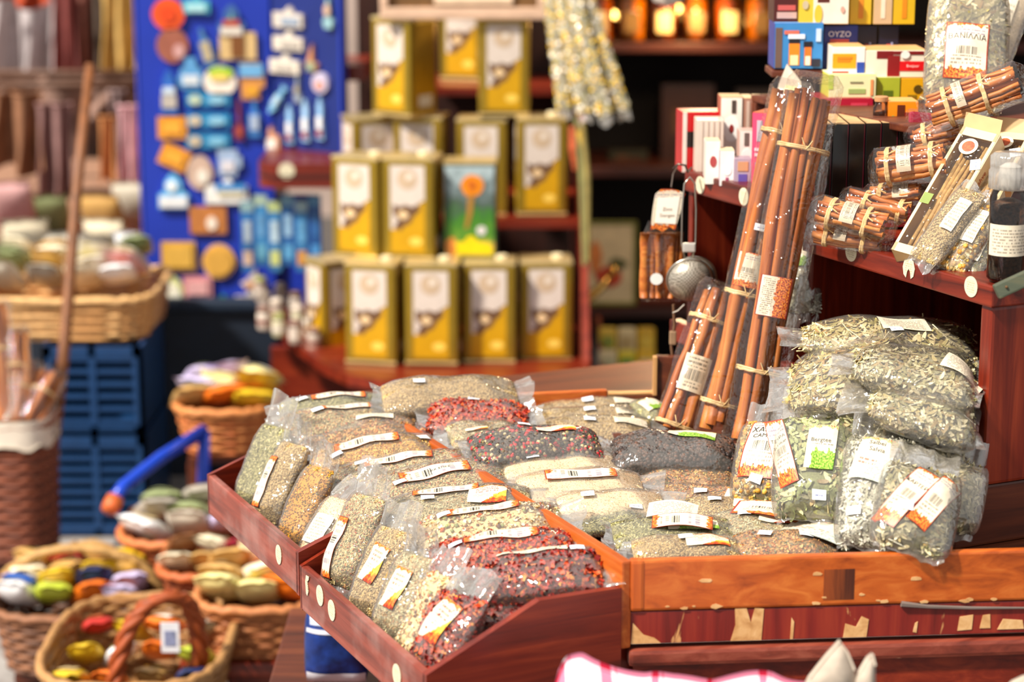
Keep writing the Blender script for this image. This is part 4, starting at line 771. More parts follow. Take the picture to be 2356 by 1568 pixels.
# ================================================================== window boxes of saffron
def windowbox(label, a, b, w_, dp, nrm, word):
    L = float(np.linalg.norm(b - a)); t = thing('window_box', label, 'box', frame(a, b - a, nrm), 'beige window boxes leaning on the cinnamon'); pap = plain('d9b483', .5, 0, .08)
    part('box_tray', cat(rbox(0, L, -w_/2, w_/2, -dp, -dp + .001), rbox(0, L, -w_/2, -w_/2 + .001, -dp, 0), rbox(0, L, w_/2 - .001, w_/2, -dp, 0), rbox(0, .001, -w_/2, w_/2, -dp, 0), rbox(L - .001, L, -w_/2, w_/2, -dp, 0)), pap, t)
    part('side_face', rbox(0, L, -w_/2 - .0012, -w_/2 - .0002, -dp, 0), plain('e0c091', .5, 0, .06), t)
    part('window_film', ([(.004, -w_/2 + .002, -.0003), (L - .004, -w_/2 + .002, -.0003), (L - .004, w_/2 - .002, -.0003), (.004, w_/2 - .002, -.0003)], [(0, 1, 2, 3)]), FILM_TIGHT, t)
    part('window_rim', cat(rbox(0, L, -w_/2, -w_/2 + .004, -.0006, .0004), rbox(0, L, w_/2 - .004, w_/2, -.0006, .0004), rbox(0, .012, -w_/2, w_/2, -.0006, .0004), rbox(L - .012, L, -w_/2, w_/2, -.0006, .0004)), plain('e3c79c', .45, 0, .06), t)
    part('herb_sprig', cat(*[tube([(L*.06, (k - 2)*w_*.14, -dp*.55), (L*.5, (k - 2)*w_*.12 + .002*math.sin(k), -dp*.4), (L*.92, (k - 2)*w_*.13, -dp*.5)], .0032, 6) for k in range(5)]), plain('a8824c', .7, 0, .35, 120), t, smooth=True)
    part('end_flap', tr(rbox(0, .018, -w_/2, w_/2, -.0006, 0), Matrix.Translation((L, 0, 0)) @ Matrix.Rotation(-.7, 4, 'Y')), pap, t)
    part('round_emblem', mv(prism(disc_poly(w_*.24, w_*.24, 22), 0, .0004), (L*.86, w_*.08, .0006)), plain('efe0c4', .45), t); part('emblem_print', mv(prism(disc_poly(w_*.16, w_*.16, 18), 0, .0003), (L*.86, w_*.08, .0011)), plain('b5532c', .5, 0, .5, 300), t)
    part('green_band', rbox(L*.38, L*.46, w_*.24, w_*.49, .0004, .0008), plain('7d8f3c', .5), t); part('orange_corner', rbox(L*.28, L*.4, -w_/2 - .0016, -w_/2 - .0011, -dp*.9, -dp*.1), plain('d98a2c', .5), t)
    V, Fc = text_geo(word); sz = dp*.42; part('lettering', (np.column_stack([V[:, 0]*sz + L*.68, np.full(len(V), -w_/2 - .0017), -dp*.5 + V[:, 1]*sz]), [f[::-1] for f in Fc]), plain('a8341c', .6), t, label='red script lettering')
    patch(Pillow(L, w_, .001, 0, np.random.default_rng(1)), L*.74, -w_*.34, .016, .013, .4, 'price', t, name='price_tag', flatz=.0012)
    return t
windowbox('beige window box in front with a white price tag', P(2092, 585, 2.60), P(2258, 300, 2.66), .050, .026, (-.55, -.75, .35), 'Kahve')
windowbox('beige window box at the right edge behind the grinder jar', P(2240, 480, 2.60), P(2330, 305, 2.68), .046, .026, (-.5, -.8, .35), 'Kahve')
for i, (a, b, lb) in enumerate([((2125, 600), (2240, 440), 'clear sachet of stems leaning beside the front window box'), ((2185, 622), (2275, 470), 'clear sachet with cream strip before the grinder jar'), ((2215, 640), (2270, 540), 'short clear sachet lowest at the grinder foot')]):
    bag(lb, P(*a, 2.56), P(*b, 2.60), .038, .022, ('seed', 'chamomile', 'greyleaf')[i], nrm=(-.5, -.8, .3), fin=(.010, .012), name='sachet', labels=[(.2, -.2, .016, .05, -PI/2, 'card')], group='slim sachets leaning on the shelf', slack=1.12)
# ================================================================== grinder jar
gp = P(2312, 642, 2.49); t = thing('grinder_jar', 'glass pepper grinder with cream label and ribbed clear cap', 'jar', gp)
part('glass_body', lathe([(.019, 0), (.0215, .003), (.0215, .095), (.019, .102), (.018, .104)], 32), GLASS, t, smooth=True); part('peppercorns', lathe([(.018, .003), (.0203, .006), (.0203, .088), (.006, .094)], 28), plain('4a2c1a', .5, 0, .8, 260, .6), t, smooth=True)
V = []; uv = []
for i in range(20):
    for j in range(2): a = -2.9 + 2.6*i/19; V.append((.0218*math.cos(a), .0218*math.sin(a), .030 + .036*j)); uv.append((i/19, j))
part('label', (V, np.array(gridfaces(20, 2))), label_mat('card'), t, uv=uv, smooth=True)
CAPM = film_mat('frosted_plastic', .38, (.9, .9, .9), .3, 60, .1)
part('ribbed_cap', (lambda g: (np.asarray(g[0])*np.column_stack([1 + .03*np.cos(24*np.arctan2(g[0][:, 1], g[0][:, 0]))]*2 + [np.ones(len(g[0]))]), g[1]))(lathe([(.020, .1045), (.0235, .106), (.0235, .125), (.022, .128), (.0225, .131), (.0225, .142), (.018, .146)], 96)), CAPM, t, smooth=True)
part('grinder_core', lathe([(.012, .105), (.012, .13), (.006, .134)], 20), plain('d8d2c8', .5), t)
# ================================================================== hanging cinnamon packet and tea strainer
hp = P(1520, 690, 3.10); t = thing('hanging_packet', 'clear packet of cinnamon sticks with a printed tag hanging at the shelf end', 'packet', hp); r_ = np.random.default_rng(4)
s = 3.10/F
for k in range(6): part('cinnamon_stick', tr(quill(150*s, .0062, r_, .001, 8), Matrix.Translation(((k - 2.5)*.0095, .004*(k % 2), .004)) @ Matrix.Rotation(-PI/2, 4, 'Y')), BARK, t, smooth=True)
pk = Pillow(165*s, 88*s, .026, .0, r_); xs = np.linspace(-1.05, 1.25, 20); V = []
for a in xs:
    for ph in np.linspace(0, 2*PI, 28, endpoint=False):
        w_ = .5*88*s*(1 if a < .85 else 1 - .8*(a - .85)); hh = .013*max(.08, float(pk.T(a))) ; V.append((w_*math.cos(ph), .002 + hh*math.sin(ph), (a + 1)*82*s))
part('wrapper', (V, np.array(gridfaces(20, 28, True))), FILM_TIGHT, t, smooth=True)
pt = lambda x, y: (float((x - 1520)*s), 0.0, float((690 - y)*s))
tagp = [(1492, 522), (1497, 470), (1502, 440), (1515, 428), (1540, 428), (1556, 432), (1570, 438), (1560, 480), (1548, 522), (1535, 515), (1520, 526), (1505, 518)]
poly = [(pt(x, y)[0], pt(x, y)[2]) for x, y in tagp]; g = prism(poly, -.0175, -.0165); a_ = np.array(poly); part('printed_tag', swap(g, [0, 2, 1]), label_mat('tea'), t, uv=(np.asarray(g[0])[:, :2] - a_.min(0))/(a_.max(0) - a_.min(0)))
part('tag_card', swap(prism([(pt(x, y)[0], pt(x, y)[2]) for x, y in [(1503, 505), (1508, 448), (1558, 446), (1549, 508)]], -.0183, -.0176), [0, 2, 1]), plain('fbf3e6', .5, 0, .03), t)
for wd, yy in (('Zimt', 474), ('Stangen', 488)):
    V, Fc = text_geo(wd); part('lettering', (np.column_stack([V[:, 0]*.007 + pt(1530, 0)[0], np.full(len(V), -.0186), V[:, 1]*.007 + pt(0, yy)[2]]), Fc), plain('8a7058', .6), t)
part('price_tag', swap(mv(prism(disc_poly(.009, .0085, 12), -.0150, -.0142), (pt(1508, 0)[0], pt(0, 636)[2], 0)), [0, 2, 1]), WHITE, t)
part('string', tube([pt(1540, 428), (pt(1545, 0)[0], .01, pt(0, 400)[2]), (pt(1556, 0)[0], .02, pt(0, 385)[2])], .001, 6), plain('4a3a30', .6), t)
STEEL = plain('b9b2a6', .28, 1.0, .06); t = thing('tea_strainer', 'round steel mesh tea strainer hanging by its wire handle', 'strainer', P(1586, 690, 3.02)); s = 3.02/F
def mesh_mat():
    k = N('steel_mesh'); v = k.coord('Object', (420, 420, 420)); ck = k.n('TexChecker'); k.put(ck.inputs[0], v); ck.inputs[3].default_value = 1.0
    return k.pbr(k.mix(ck.outputs['Fac'], '8a8276', 'cfc6b8'), .4, .7, k.bump(ck.outputs['Fac'], .5, .001))
R_ = 50*s; cz = 48*s; ang = np.linspace(0, 2*PI, 40, endpoint=False)
bowl = lathe([(R_*math.cos(a), R_*.75*math.sin(a)) for a in np.linspace(0, PI/2*.97, 10)], 32); MB = Matrix.Translation((0, 0, cz)) @ Matrix.Rotation(PI/2 + .25, 4, 'X')
part('mesh_bowl', tr(bowl, MB), mesh_mat(), t, smooth=True); part('mesh_bowl', tr(bowl, Matrix.Translation((.006, .004, cz)) @ Matrix.Rotation(-PI/2 + .25, 4, 'X')), mesh_mat(), t, smooth=True)
part('rim', tr(tube([(R_*1.03*math.cos(a), R_*1.03*math.sin(a), 0) for a in ang], .0022, 8, True), MB), STEEL, t, smooth=True); part('rim', tr(tube([(R_*1.05*math.cos(a), R_*1.05*math.sin(a), 0) for a in ang], .0018, 8, True), Matrix.Translation((.006, .005, cz)) @ Matrix.Rotation(PI/2 + .1, 4, 'X') @ Matrix.Rotation(.1, 4, 'Y')), STEEL, t, smooth=True)
hx = lambda x, y: ((x - 1586)*s, 0.0, (690 - y)*s)
part('wire_handle', tube([hx(1575, 595), hx(1566, 560), hx(1566, 480), hx(1570, 420), hx(1582, 405), hx(1594, 420), hx(1598, 480), hx(1598, 555), hx(1592, 590)], .0014, 8), STEEL, t, smooth=True); part('clasp', rbox(*[v for v in (hx(1568, 0)[0], hx(1598, 0)[0], -.004, .004, hx(0, 578)[2], hx(0, 556)[2])], .002), plain('d9d4cc', .3, .6), t)
part('chain', tube([hx(1575, 700), hx(1560, 715), hx(1548, 720)], .0012, 6), STEEL, t); 
t = thing('hanging_hook', 'small bent wire hook holding the packet at the shelf end', 'hook', P(1570, 400, 3.02)); part('hook_wire', tube([(-.012, .01, .006), (-.006, 0, .014), (.004, 0, .012), (.008, .006, .002), (.014, .02, .006)], .0016, 8), plain('6d625a', .35, .9), t, smooth=True)
t = thing('leather_cord', 'thin brown cord hanging below the cinnamon packet', 'cord', P(1548, 780, 3.06)); part('cord_strand', tube([(0, 0, .05), (.002, 0, .02), (-.002, 0, -.01), (.001, 0, -.035)], .0022, 6), plain('6d4c34', .7), t); part('cord_knot', rbox(-.005, .005, -.003, .003, -.008, .012, .002), plain('94765a', .7), t)
bag('clear packet of dried herbs inside the back shelf compartment', P(1655, 640, 3.20), P(1740, 600, 3.20), .07, .03, 'greyleaf', nrm=(0, -1, .3), name='herb_bag', labels=[(-.3, 0, .03, .03, .3, 'tea')])
bag('tall silver-clear herb bag between cinnamon and shelf partition', P(1845, 720, 2.84), P(1850, 560, 2.86), .05, .03, 'sage', nrm=(-.2, -1, .2), name='herb_bag', film=FILM_MILKY, labels=[(.6, .2, .02, .03, -PI/2, 'green')])
# ================================================================== foreground cloths
def cloth_mat():
    k = N('pink_checked_cotton'); tc = k.n('TexCoord'); sp = k.n('SeparateXYZ'); k.t.links.new(tc.outputs['UV'], sp.inputs[0])
    def bands(a): 
        f = k.ma('FRACT', k.mul(a, 1.0)); return k.ma('ADD', k.mul(k.lt(f, .17), .55), k.mul(k.mul(k.gt(f, .23), k.lt(f, .26)), .3))
    f = k.ma('MINIMUM', k.ma('ADD', bands(sp.outputs[0]), bands(sp.outputs[1])), 1.0); nz = k.noise(k.coord(), 900, 2)
    return k.pbr(k.ramp(f, [(0, 'f3eef2'), (.5, 'e888a8'), (1, 'c8103a')]), .85, 0, k.bump(nz, .3, .0005))
t = thing('checked_cloth', 'pink and white checked cloth folded in the foreground', 'cloth', P(1560, 1560, 2.12)); nx, ny = 60, 10; V = []; uv = []
prof = [(1275, 1575), (1292, 1512), (1330, 1508), (1400, 1520), (1480, 1545), (1550, 1556), (1640, 1552), (1720, 1548), (1800, 1552), (1880, 1560), (1960, 1580)]
ex = np.linspace(1275, 1960, nx); ey = np.interp(ex, [p[0] for p in prof], [p[1] for p in prof])
for i in range(nx):
    top = P(ex[i], ey[i], 2.12)
    for j in range(ny):
        s_ = j/(ny - 1); V.append(top + np.array([.004*math.sin(i*.5 + s_*3), -.02*math.sin(s_*1.6) + .05*(s_ < .0), -.10*s_**1.2 + .004*math.sin(i*.35)])); uv.append((i/nx*6.0+.02, s_*2.2))
for i in range(nx):
    top = P(ex[i], ey[i], 2.12)
    for j in range(4): s_ = (j + 1)/4; V.append(top + np.array([0, .10*s_, -.03*s_**2 - .05*s_ + .004*math.sin(i*.35)])); uv.append((i/nx*6.0+.02, -s_*1.5))
n1 = nx*ny; Fc = gridfaces(nx, ny) + [(n1 + i*4 + j, n1 + i*4 + j + 1, n1 + (i + 1)*4 + j + 1, n1 + (i + 1)*4 + j) for i in range(nx - 1) for j in range(3)] + [(i*ny, n1 + i*4, n1 + (i + 1)*4, (i + 1)*ny) for i in range(nx - 1)]
part('cloth_sheet', (V, Fc), cloth_mat(), t, True, True, uv=uv)
for k, (pts, lb) in enumerate([([(1840, 1600), (1862, 1558), (1900, 1510), (1932, 1474), (1950, 1500), (1966, 1540), (1975, 1600)], 'taller grey linen corner poking up in the foreground'), ([(1955, 1600), (1975, 1548), (1995, 1515), (2008, 1504), (2014, 1530), (2016, 1600)], 'shorter grey linen corner poking up beside the taller one'), ([(2300, 1600), (2330, 1570), (2356, 1558), (2400, 1550), (2420, 1600)], 'grey linen edge at the lower right corner')]):
    c0 = P(pts[0][0], pts[0][1], 2.08); t = thing('linen_corner', lb, 'cloth', c0, 'grey linen corners in the foreground'); W3 = [P(x, y, 2.08) for x, y in pts]; n = len(W3); mid = sum(W3)/n
    V = W3 + [w_ + np.array([0, .006, 0]) for w_ in W3] + [mid + np.array([0, -.012, 0]), mid + np.array([0, .02, 0])]
    Fc = [(i, (i + 1) % n, 2*n) for i in range(n)] + [(n + (i + 1) % n, n + i, 2*n + 1) for i in range(n)] + [(i, n + i, n + (i + 1) % n, (i + 1) % n) for i in range(n)]
    part('linen_fold', (V, Fc), plain('b0a294', .85, 0, .12, 60, .2), t, True, True)
    part('hem', tube([w_ + np.array([0, -.001, 0]) for w_ in W3[1:-1]], .0012, 6), plain('c9bcac', .85), t, True)
# ================================================================== background: tin stand
GOLD = plain('a2852a', .32, .55, .06); GOLDD = plain('a07c1c', .38, .5, .06); YEL = plain('cf9c0c', .35, .1, .06); CREAM = plain('d6c8be', .45, 0, .05); OLIVE = plain('6a4a30', .5, 0, .6, 90)
TW, TD, TH = .124, .105, .243
def tin_proto():
    P_ = {}
    P_['tin_body'] = (rbox(-TW/2, TW/2, 0, TD, .004, TH - .004, .009), GOLD)
    P_['top_rim'] = (rbox(-TW/2 - .001, TW/2 + .001, -.001, TD + .001, TH - .009, TH, .004), plain('d8c08a', .3, .6))
    P_['bottom_rim'] = (rbox(-TW/2 - .001, TW/2 + .001, -.001, TD + .001, 0, .009, .004), plain('d0b67c', .3, .6))
    P_['pour_cap'] = (mv(lathe([(.014, 0), (.014, .006), (.012, .008)], 16), (.028, TD*.5, TH)), plain('e8d8b0', .4))
    def face(M, w_):
        s = w_/TW
        pts = [(-.042, .224), (.040, .224), (.040, .142), (.030, .140), (.024, .128), (.012, .122), (.006, .108), (-.008, .104), (-.014, .088), (-.026, .084), (-.030, .074), (-.042, .072)]
        pr = lambda q, d: tr(swap(prism([(x*s, z) for x, z in q], -d, -d + .0006), [0, 2, 1]), M)
        return [('cream_panel', pr(pts, .0008), CREAM), ('yellow_panel', pr([(-.042, .018), (.040, .018), (.040, .142), (.006, .108), (-.026, .076), (-.042, .07)], .0004), YEL),
                ('seal', pr([(x - .001, z + .192) for x, z in disc_poly(.024, .024, 20)], .0012), plain('c4ab90', .45)), ('seal_star', pr([(x + .004, z + .198) for x, z in disc_poly(.010, .008, 8, .3, random.Random(1))], .0016), plain('e8dccf', .45)),
                ('olive_branch', pr([(-.036, .132), (-.020, .126), (-.006, .132), (.010, .126), (.022, .134), (.030, .122), (.012, .104), (.006, .090), (-.010, .082), (-.018, .070), (-.034, .078), (-.022, .096), (-.036, .108)], .0013), OLIVE),
                ('pale_flower', pr([(x - .012, z + .108) for x, z in disc_poly(.012, .010, 9, .2, random.Random(2))], .0018), plain('e8c89a', .5)), ('pale_print', pr([(x + .018, z + .045) for x, z in disc_poly(.016, .010, 12)], .0010), plain('f0cc5a', .45))]
    fr = face(Matrix.Identity(4), TW); lf = face(Matrix.Translation((-TW/2, TD/2, 0)) @ Matrix.Rotation(-PI/2, 4, 'Z'), TD)
    sd_ = [('side_panel', tr(swap(prism([(-.04, .02), (.04, .02), (.04, .222), (-.04, .222)], -.0006, 0), [0, 2, 1]), Matrix.Translation((TW/2, TD/2, 0)) @ Matrix.Rotation(PI/2, 4, 'Z')), GOLDD), ('barcode_label', tr(swap(prism([(-.02, .024), (.03, .024), (.03, .052), (-.02, .052)], -.0012, -.0006), [0, 2, 1]), Matrix.Translation((TW/2, TD/2, 0)) @ Matrix.Rotation(PI/2, 4, 'Z')), plain('d8ccb8', .5, 0, .3, 200))]
    return [(k, mesh(k, *g, m)) for k, (g, m) in P_.items()] + [(k, mesh(k, *g, m)) for k, g, m in fr + lf + sd_]
TIN = tin_proto(); GT = 'golden olive oil tins on the stand'
def tin(label, px, py, d, yaw=0.0):
    o = P(px, py, d); t = thing('oil_tin', label, 'tin', Matrix.Translation(Vector(o)) @ Matrix.Rotation(yaw, 4, 'Z'), GT)
    last = {}
    for k, me in TIN: last[k] = link(k, me, last['seal'] if k == 'seal_star' else last['yellow_panel'] if k == 'pale_print' else t)
for a in [('bottom-row oil tin at the left, its right side in view', 853, 838, 5.12, -.22), ('second oil tin of the bottom row', 993, 840, 5.10, -.06), ('third oil tin of the bottom row', 1126, 836, 5.14, -.02), ('rightmost oil tin of the bottom row', 1257, 832, 5.18, .04),
          ('bottom oil tin half hidden behind the left one', 800, 822, 5.34, .55), ('leftmost oil tin of the second row beside the red shelf', 818, 594, 5.16, -.42), ('second-row oil tin left of the flower-picture tin', 940, 598, 5.12, -.16),
          ('upper oil tin behind the second row, left', 962, 492, 5.42, -.15), ('upper oil tin behind the second row, far left', 872, 492, 5.46, .4), ('upper oil tin directly behind the flower-picture tin', 1108, 498, 5.40, -.05), ('oil tin standing alone on the middle shelf at the right', 1247, 497, 5.36, .04),
          ('topmost oil tin at the left showing its plain right side', 900, 268, 5.36, -.65), ('topmost oil tin at the right under the framed board', 1160, 268, 5.34, .0), ('dim oil tin standing behind the two topmost tins', 1062, 186, 5.75, -.3)]: tin(*a)
o = P(1081, 597, 5.14); t = thing('picture_tin', 'tin with an orange sunflower picture and yellow ribbon', 'tin', Matrix.Translation(Vector(o)) @ Matrix.Rotation(-.03, 4, 'Z'))
part('tin_body', rbox(-TW/2, TW/2, 0, TD, 0, .228, .006), plain('3c5148', .3, .1, .2), t); part('top_rim', rbox(-TW/2, TW/2, 0, TD, .226, .232, .002), plain('d0b67c', .3, .6), t)
def meadow():
    k = N('printed_meadow'); v = k.coord(); n = k.noise(v, 40, 4); sp = k.n('SeparateXYZ'); k.put(sp.inputs[0], v); 
    c = k.ramp(k.ma('ADD', sp.outputs[2], k.mul(k.ma('SUBTRACT', n, .5), .14)), [(.02, 'c9a85a'), (.05, '5d8f2c'), (.10, '3c7a28'), (.135, '4a5a50'), (.17, '6d7d80'), (.21, 'a8bac0')]); return k.pbr(c, .35)
part('picture', rbox(-TW/2 + .004, TW/2 - .004, -.0008, .0002, .008, .222), meadow(), t)
pz = lambda q, d: swap(prism(q, -d, -d + .0008), [0, 2, 1])
part('orange_flower', pz([(x + .006, z + .176) for x, z in disc_poly(.027, .026, 14, .08, random.Random(5))], .0018), plain('e8880c', .4, 0, .2, 90), t); part('flower_centre', pz([(x + .006, z + .178) for x, z in disc_poly(.012, .012, 14)], .0026), plain('c8660a', .5), t)
part('brown_stem', pz([(-.004, .15), (.010, .15), (.006, .11), (-.004, .075), (-.012, .075), (-.006, .11)], .0018), plain('a8782c', .5), t); part('yellow_ribbon', pz([(-.036, .012), (.05, .012), (.056, .022), (.05, .04), (.02, .044), (.008, .058), (-.006, .056), (-.012, .044), (-.036, .04), (-.030, .026)], .0020), plain('f0d408', .4), t)
part('white_flower', pz([(x + .028, z + .07) for x, z in disc_poly(.012, .012, 9, .15, random.Random(8))], .0018), plain('d8d0d0', .5), t); part('corner_bloom', pz([(x - .044, z + .03) for x, z in disc_poly(.014, .026, 9, .2, random.Random(9))], .0016), plain('e08a3c', .5), t)
# the stand itself
WD = 5.06
sd2 = thing('display_stand', 'stepped red wooden stand carrying the olive oil tins', 'stand', P(1070, 900, 5.2))
def at(px, py, d): return P(px, py, d)
def slab(name, pts, z0, z1, mat, root): return part(name, prism([(p[0], p[1]) for p in pts], z0, z1), mat, root, True)
zb = float(P(1000, 838, 5.12)[2])
edge = [P(1345, 832, 5.02), P(1250, 838, 4.98), P(1000, 846, 4.96), P(880, 846, 4.97), P(800, 838, 5.02), P(740, 815, 5.14), P(690, 785, 5.32), P(640, 755, 5.52), P(610, 735, 5.7)]
back = [P(620, 700, 6.0), P(1000, 720, 6.0), P(1350, 740, 5.9)]
slab('bottom_shelf', edge + back, zb - .028, zb - .001, RED(0), sd2)
zm = float(P(1247, 498, 5.36)[2]); slab('middle_shelf', [P(820, 500, 5.33), P(1330, 500, 5.33), P(1330, 480, 5.9), P(820, 480, 5.9)], zm - .024, zm - .001, RED(0), sd2)
zt = float(P(1062, 187, 5.75)[2]); slab('upper_shelf', [P(1000, 190, 5.62), P(1302, 185, 5.62), P(1302, 170, 5.95), P(1000, 170, 5.95)], zt - .022, zt - .001, RED(0), sd2)
pr_ = [P(1355, 892, 5.02), P(1345, 830, 5.02), P(1325, 500, 5.2), P(1300, 185, 5.45), P(1290, 60, 5.5), P(1292, 60, 5.95), P(1345, 892, 5.95)]
g = prism([(p[1], p[2]) for p in pr_], 0, .018); x0 = float(P(1340, 830, 5.02)[0]); part('side_panel', mv((np.asarray(g[0])[:, [2, 0, 1]], g[1]), (x0, 0, 0)), RED(2), sd2, True)
part('kick_board', rbox(float(P(800, 900, 5.06)[0]), x0, float(P(800, 900, 5.1)[1]), float(P(800, 900, 5.1)[1]) + .02, .03, zb - .028, .003), RED(0), sd2, True)
part('kick_board', rbox(float(P(640, 900, 5.6)[0]), float(P(800, 900, 5.2)[0]), float(P(800, 900, 5.45)[1]), float(P(800, 900, 5.45)[1]) + .02, .03, zb - .028, .003), RED(0), sd2, True)
part('back_board', rbox(float(P(820, 500, 5.9)[0]), x0, float(P(820, 300, 5.98)[1]), float(P(820, 300, 5.98)[1]) + .015, .03, 1.28, .003), wood('shade_toned_backing', '180a06', '2c120b', '3f1a10', 2, .5), sd2, True)  # the stand's inner shade is put into this board's darker wood colour
for k, (pa, pb, dd, lb) in enumerate([((590, 345), (830, 395), 5.4, 'lower'), ((765, 120), (840, 150), 5.6, 'upper')]):
    zz = float(P(pa[0], pa[1] + 30, dd)[2]); X0, X1 = float(P(pa[0], 0, dd)[0]), float(P(pb[0], 0, dd)[0]); y0 = float(P(pa[0], pa[1] + 60, dd)[1])
    rr = .05; pts = [(X1, y0), (X0 + rr, y0)] + [(X0 + rr - rr*math.sin(a), y0 + rr - rr*math.cos(a)) for a in np.linspace(.3, PI/2, 5)] + [(X0, y0 + .3), (X1, y0 + .3)]
    part('rounded_shelf', prism(pts, zz - .062 if k == 0 else zz - .04, zz), RED(0), sd2, True)
    if k == 0:
        part('shelf_groove', prism([(x, y - .002) for x, y in pts[:7]] + [(X0 + .004, y0 + .28), (X1, y0 + .28)], zz - .034, zz - .030), plain('2a0d08', .7), sd2, True)
        part('round_sticker', tr(prism(disc_poly(.020, .020, 16), 0, .001), Matrix.Translation((X0 + .075, y0 - .001, zz - .018)) @ Matrix.Rotation(PI/2, 4, 'X')), STAMP, sd2, True)
# framed board at the very top
t = thing('framed_board', 'pale wooden framed board resting on the topmost oil tins', 'frame', P(1062, 44, 5.28)); s = 5.28/F
fx = lambda x: (x - 1062)*s; FW = plain('d8b49a', .5, 0, .1)
for nm, a in (('frame_rail', (fx(875), fx(1255), -.012, .012, 0, .028)), ('frame_rail', (fx(875), fx(893), -.012, .012, .028, .16)), ('frame_rail', (fx(1237), fx(1255), -.012, .012, .028, .16)), ('frame_rail', (fx(875), fx(1255), -.012, .012, .16, .185))): part(nm, rbox(*a, .004), FW, t)
part('backing', rbox(fx(893), fx(1237), .004, .008, .028, .16), plain('6a4a24', .7, 0, .4, 30), t); part('price_card', rbox(fx(1000), fx(1180), -.006, .003, .036, .14, .002), plain('f2d2b2', .6), t)
# ================================================================== blue magnet boards
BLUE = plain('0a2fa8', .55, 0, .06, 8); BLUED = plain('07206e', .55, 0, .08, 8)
YB = float(P(470, 600, 5.75)[1])
b1 = thing('magnet_board', 'wide royal blue board covered with souvenir magnets', 'board', (float(PY(460, 800, YB)[0]), YB, .3))
q0, q1 = PY(343, 832, YB), PY(620, -40, YB); part('board_panel', rbox(q0[0], q1[0], YB, YB + .02, q0[2], q1[2], .004), BLUE, b1, True)
part('board_edge', rbox(q0[0] - .006, q0[0], YB - .003, YB + .022, q0[2], q1[2], .002), plain('3a4ac0', .5), b1, True); part('board_leg', rbox(float(PY(340, 0, YB)[0]), float(PY(405, 0, YB)[0]), YB + .03, YB + .09, .0, q1[2] - .1, .005), plain('7a5560', .7), b1, True)
A2, B2 = PY(600, 350, YB - .02), PY(800, 330, 5.95)
A2 = P(598, 350, 5.72); B2 = P(790, 330, 5.55); dirb = np.array([B2[0] - A2[0], B2[1] - A2[1], 0]); dirb /= np.linalg.norm(dirb); nb_ = np.array([dirb[1], -dirb[0], 0])
MB2 = frame((A2[0], A2[1], 0), dirb, nb_); LB2 = float(np.hypot(B2[0] - A2[0], B2[1] - A2[1]))
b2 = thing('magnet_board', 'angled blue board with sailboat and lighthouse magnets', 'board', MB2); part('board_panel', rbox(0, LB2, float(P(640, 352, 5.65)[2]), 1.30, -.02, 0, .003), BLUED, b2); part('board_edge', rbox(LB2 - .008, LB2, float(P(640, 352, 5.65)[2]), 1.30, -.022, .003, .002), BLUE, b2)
b3p = [PY(545, 880, YB + .02), PY(640, 620, YB + .02)]
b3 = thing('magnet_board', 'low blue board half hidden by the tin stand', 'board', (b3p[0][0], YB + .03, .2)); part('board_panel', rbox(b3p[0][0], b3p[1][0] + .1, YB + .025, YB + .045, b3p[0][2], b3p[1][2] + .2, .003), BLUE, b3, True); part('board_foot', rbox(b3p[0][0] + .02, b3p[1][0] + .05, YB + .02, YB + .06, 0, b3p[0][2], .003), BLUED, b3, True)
def on_b1(px, py): return PY(px, py, YB)
def on_b2(px, py):
    r_ = ray(px, py); n2 = nb_; t_ = ((A2 - EYE) @ n2)/(r_ @ n2); return EYE + r_*t_
SHP = {'disc': disc_poly(.5, .5, 18), 'rect': [(-.5, -.5), (.5, -.5), (.5, .5), (-.5, .5)], 'oval': disc_poly(.5, .5, 16),
       'house': [(-.5, -.5), (.5, -.5), (.5, .15), (.2, .15), (.05, .5), (-.15, .2), (-.5, .2)], 'boat': [(-.3, -.5), (.3, -.5), (.5, -.2), (.12, -.15), (.1, .5), (-.35, -.12), (-.5, -.2)],
       'bottle': [(-.4, -.5), (.4, -.5), (.45, .1), (.16, .25), (.14, .5), (-.14, .5), (-.16, .25), (-.45, .1)], 'fish': [(-.5, -.1), (-.2, -.35), (.2, -.3), (.36, -.05), (.5, -.3), (.5, .3), (.36, .05), (.2, .3), (-.2, .35), (-.5, .1)],
       'dome': [(-.5, -.5), (.5, -.5), (.5, -.1), (.3, .0), (.28, .25), (.12, .45), (0, .5), (-.12, .45), (-.28, .25), (-.3, 0), (-.5, -.1)], 'vase': [(-.35, -.5), (.35, -.5), (.5, -.2), (.4, .1), (.18, .3), (.22, .5), (-.22, .5), (-.18, .3), (-.4, .1), (-.5, -.2)],
       'isle': [(-.5, -.3), (-.2, -.5), (.15, -.35), (.4, -.3), (.5, .3), (.35, .5), (.2, .2), (-.1, .1), (-.45, .15)], 'lute': [(-.3, -.5), (.3, -.5), (.42, -.25), (.12, -.05), (.1, .5), (-.1, .5), (-.12, -.05), (-.42, -.25)],
       'mug': [(-.4, -.5), (.3, -.5), (.32, -.2), (.5, -.15), (.5, .25), (.32, .3), (.35, .5), (-.45, .5)], 'tower': [(-.4, -.5), (.4, -.5), (.25, .2), (.32, .25), (.1, .5), (-.1, .5), (-.32, .25), (-.25, .2)]}
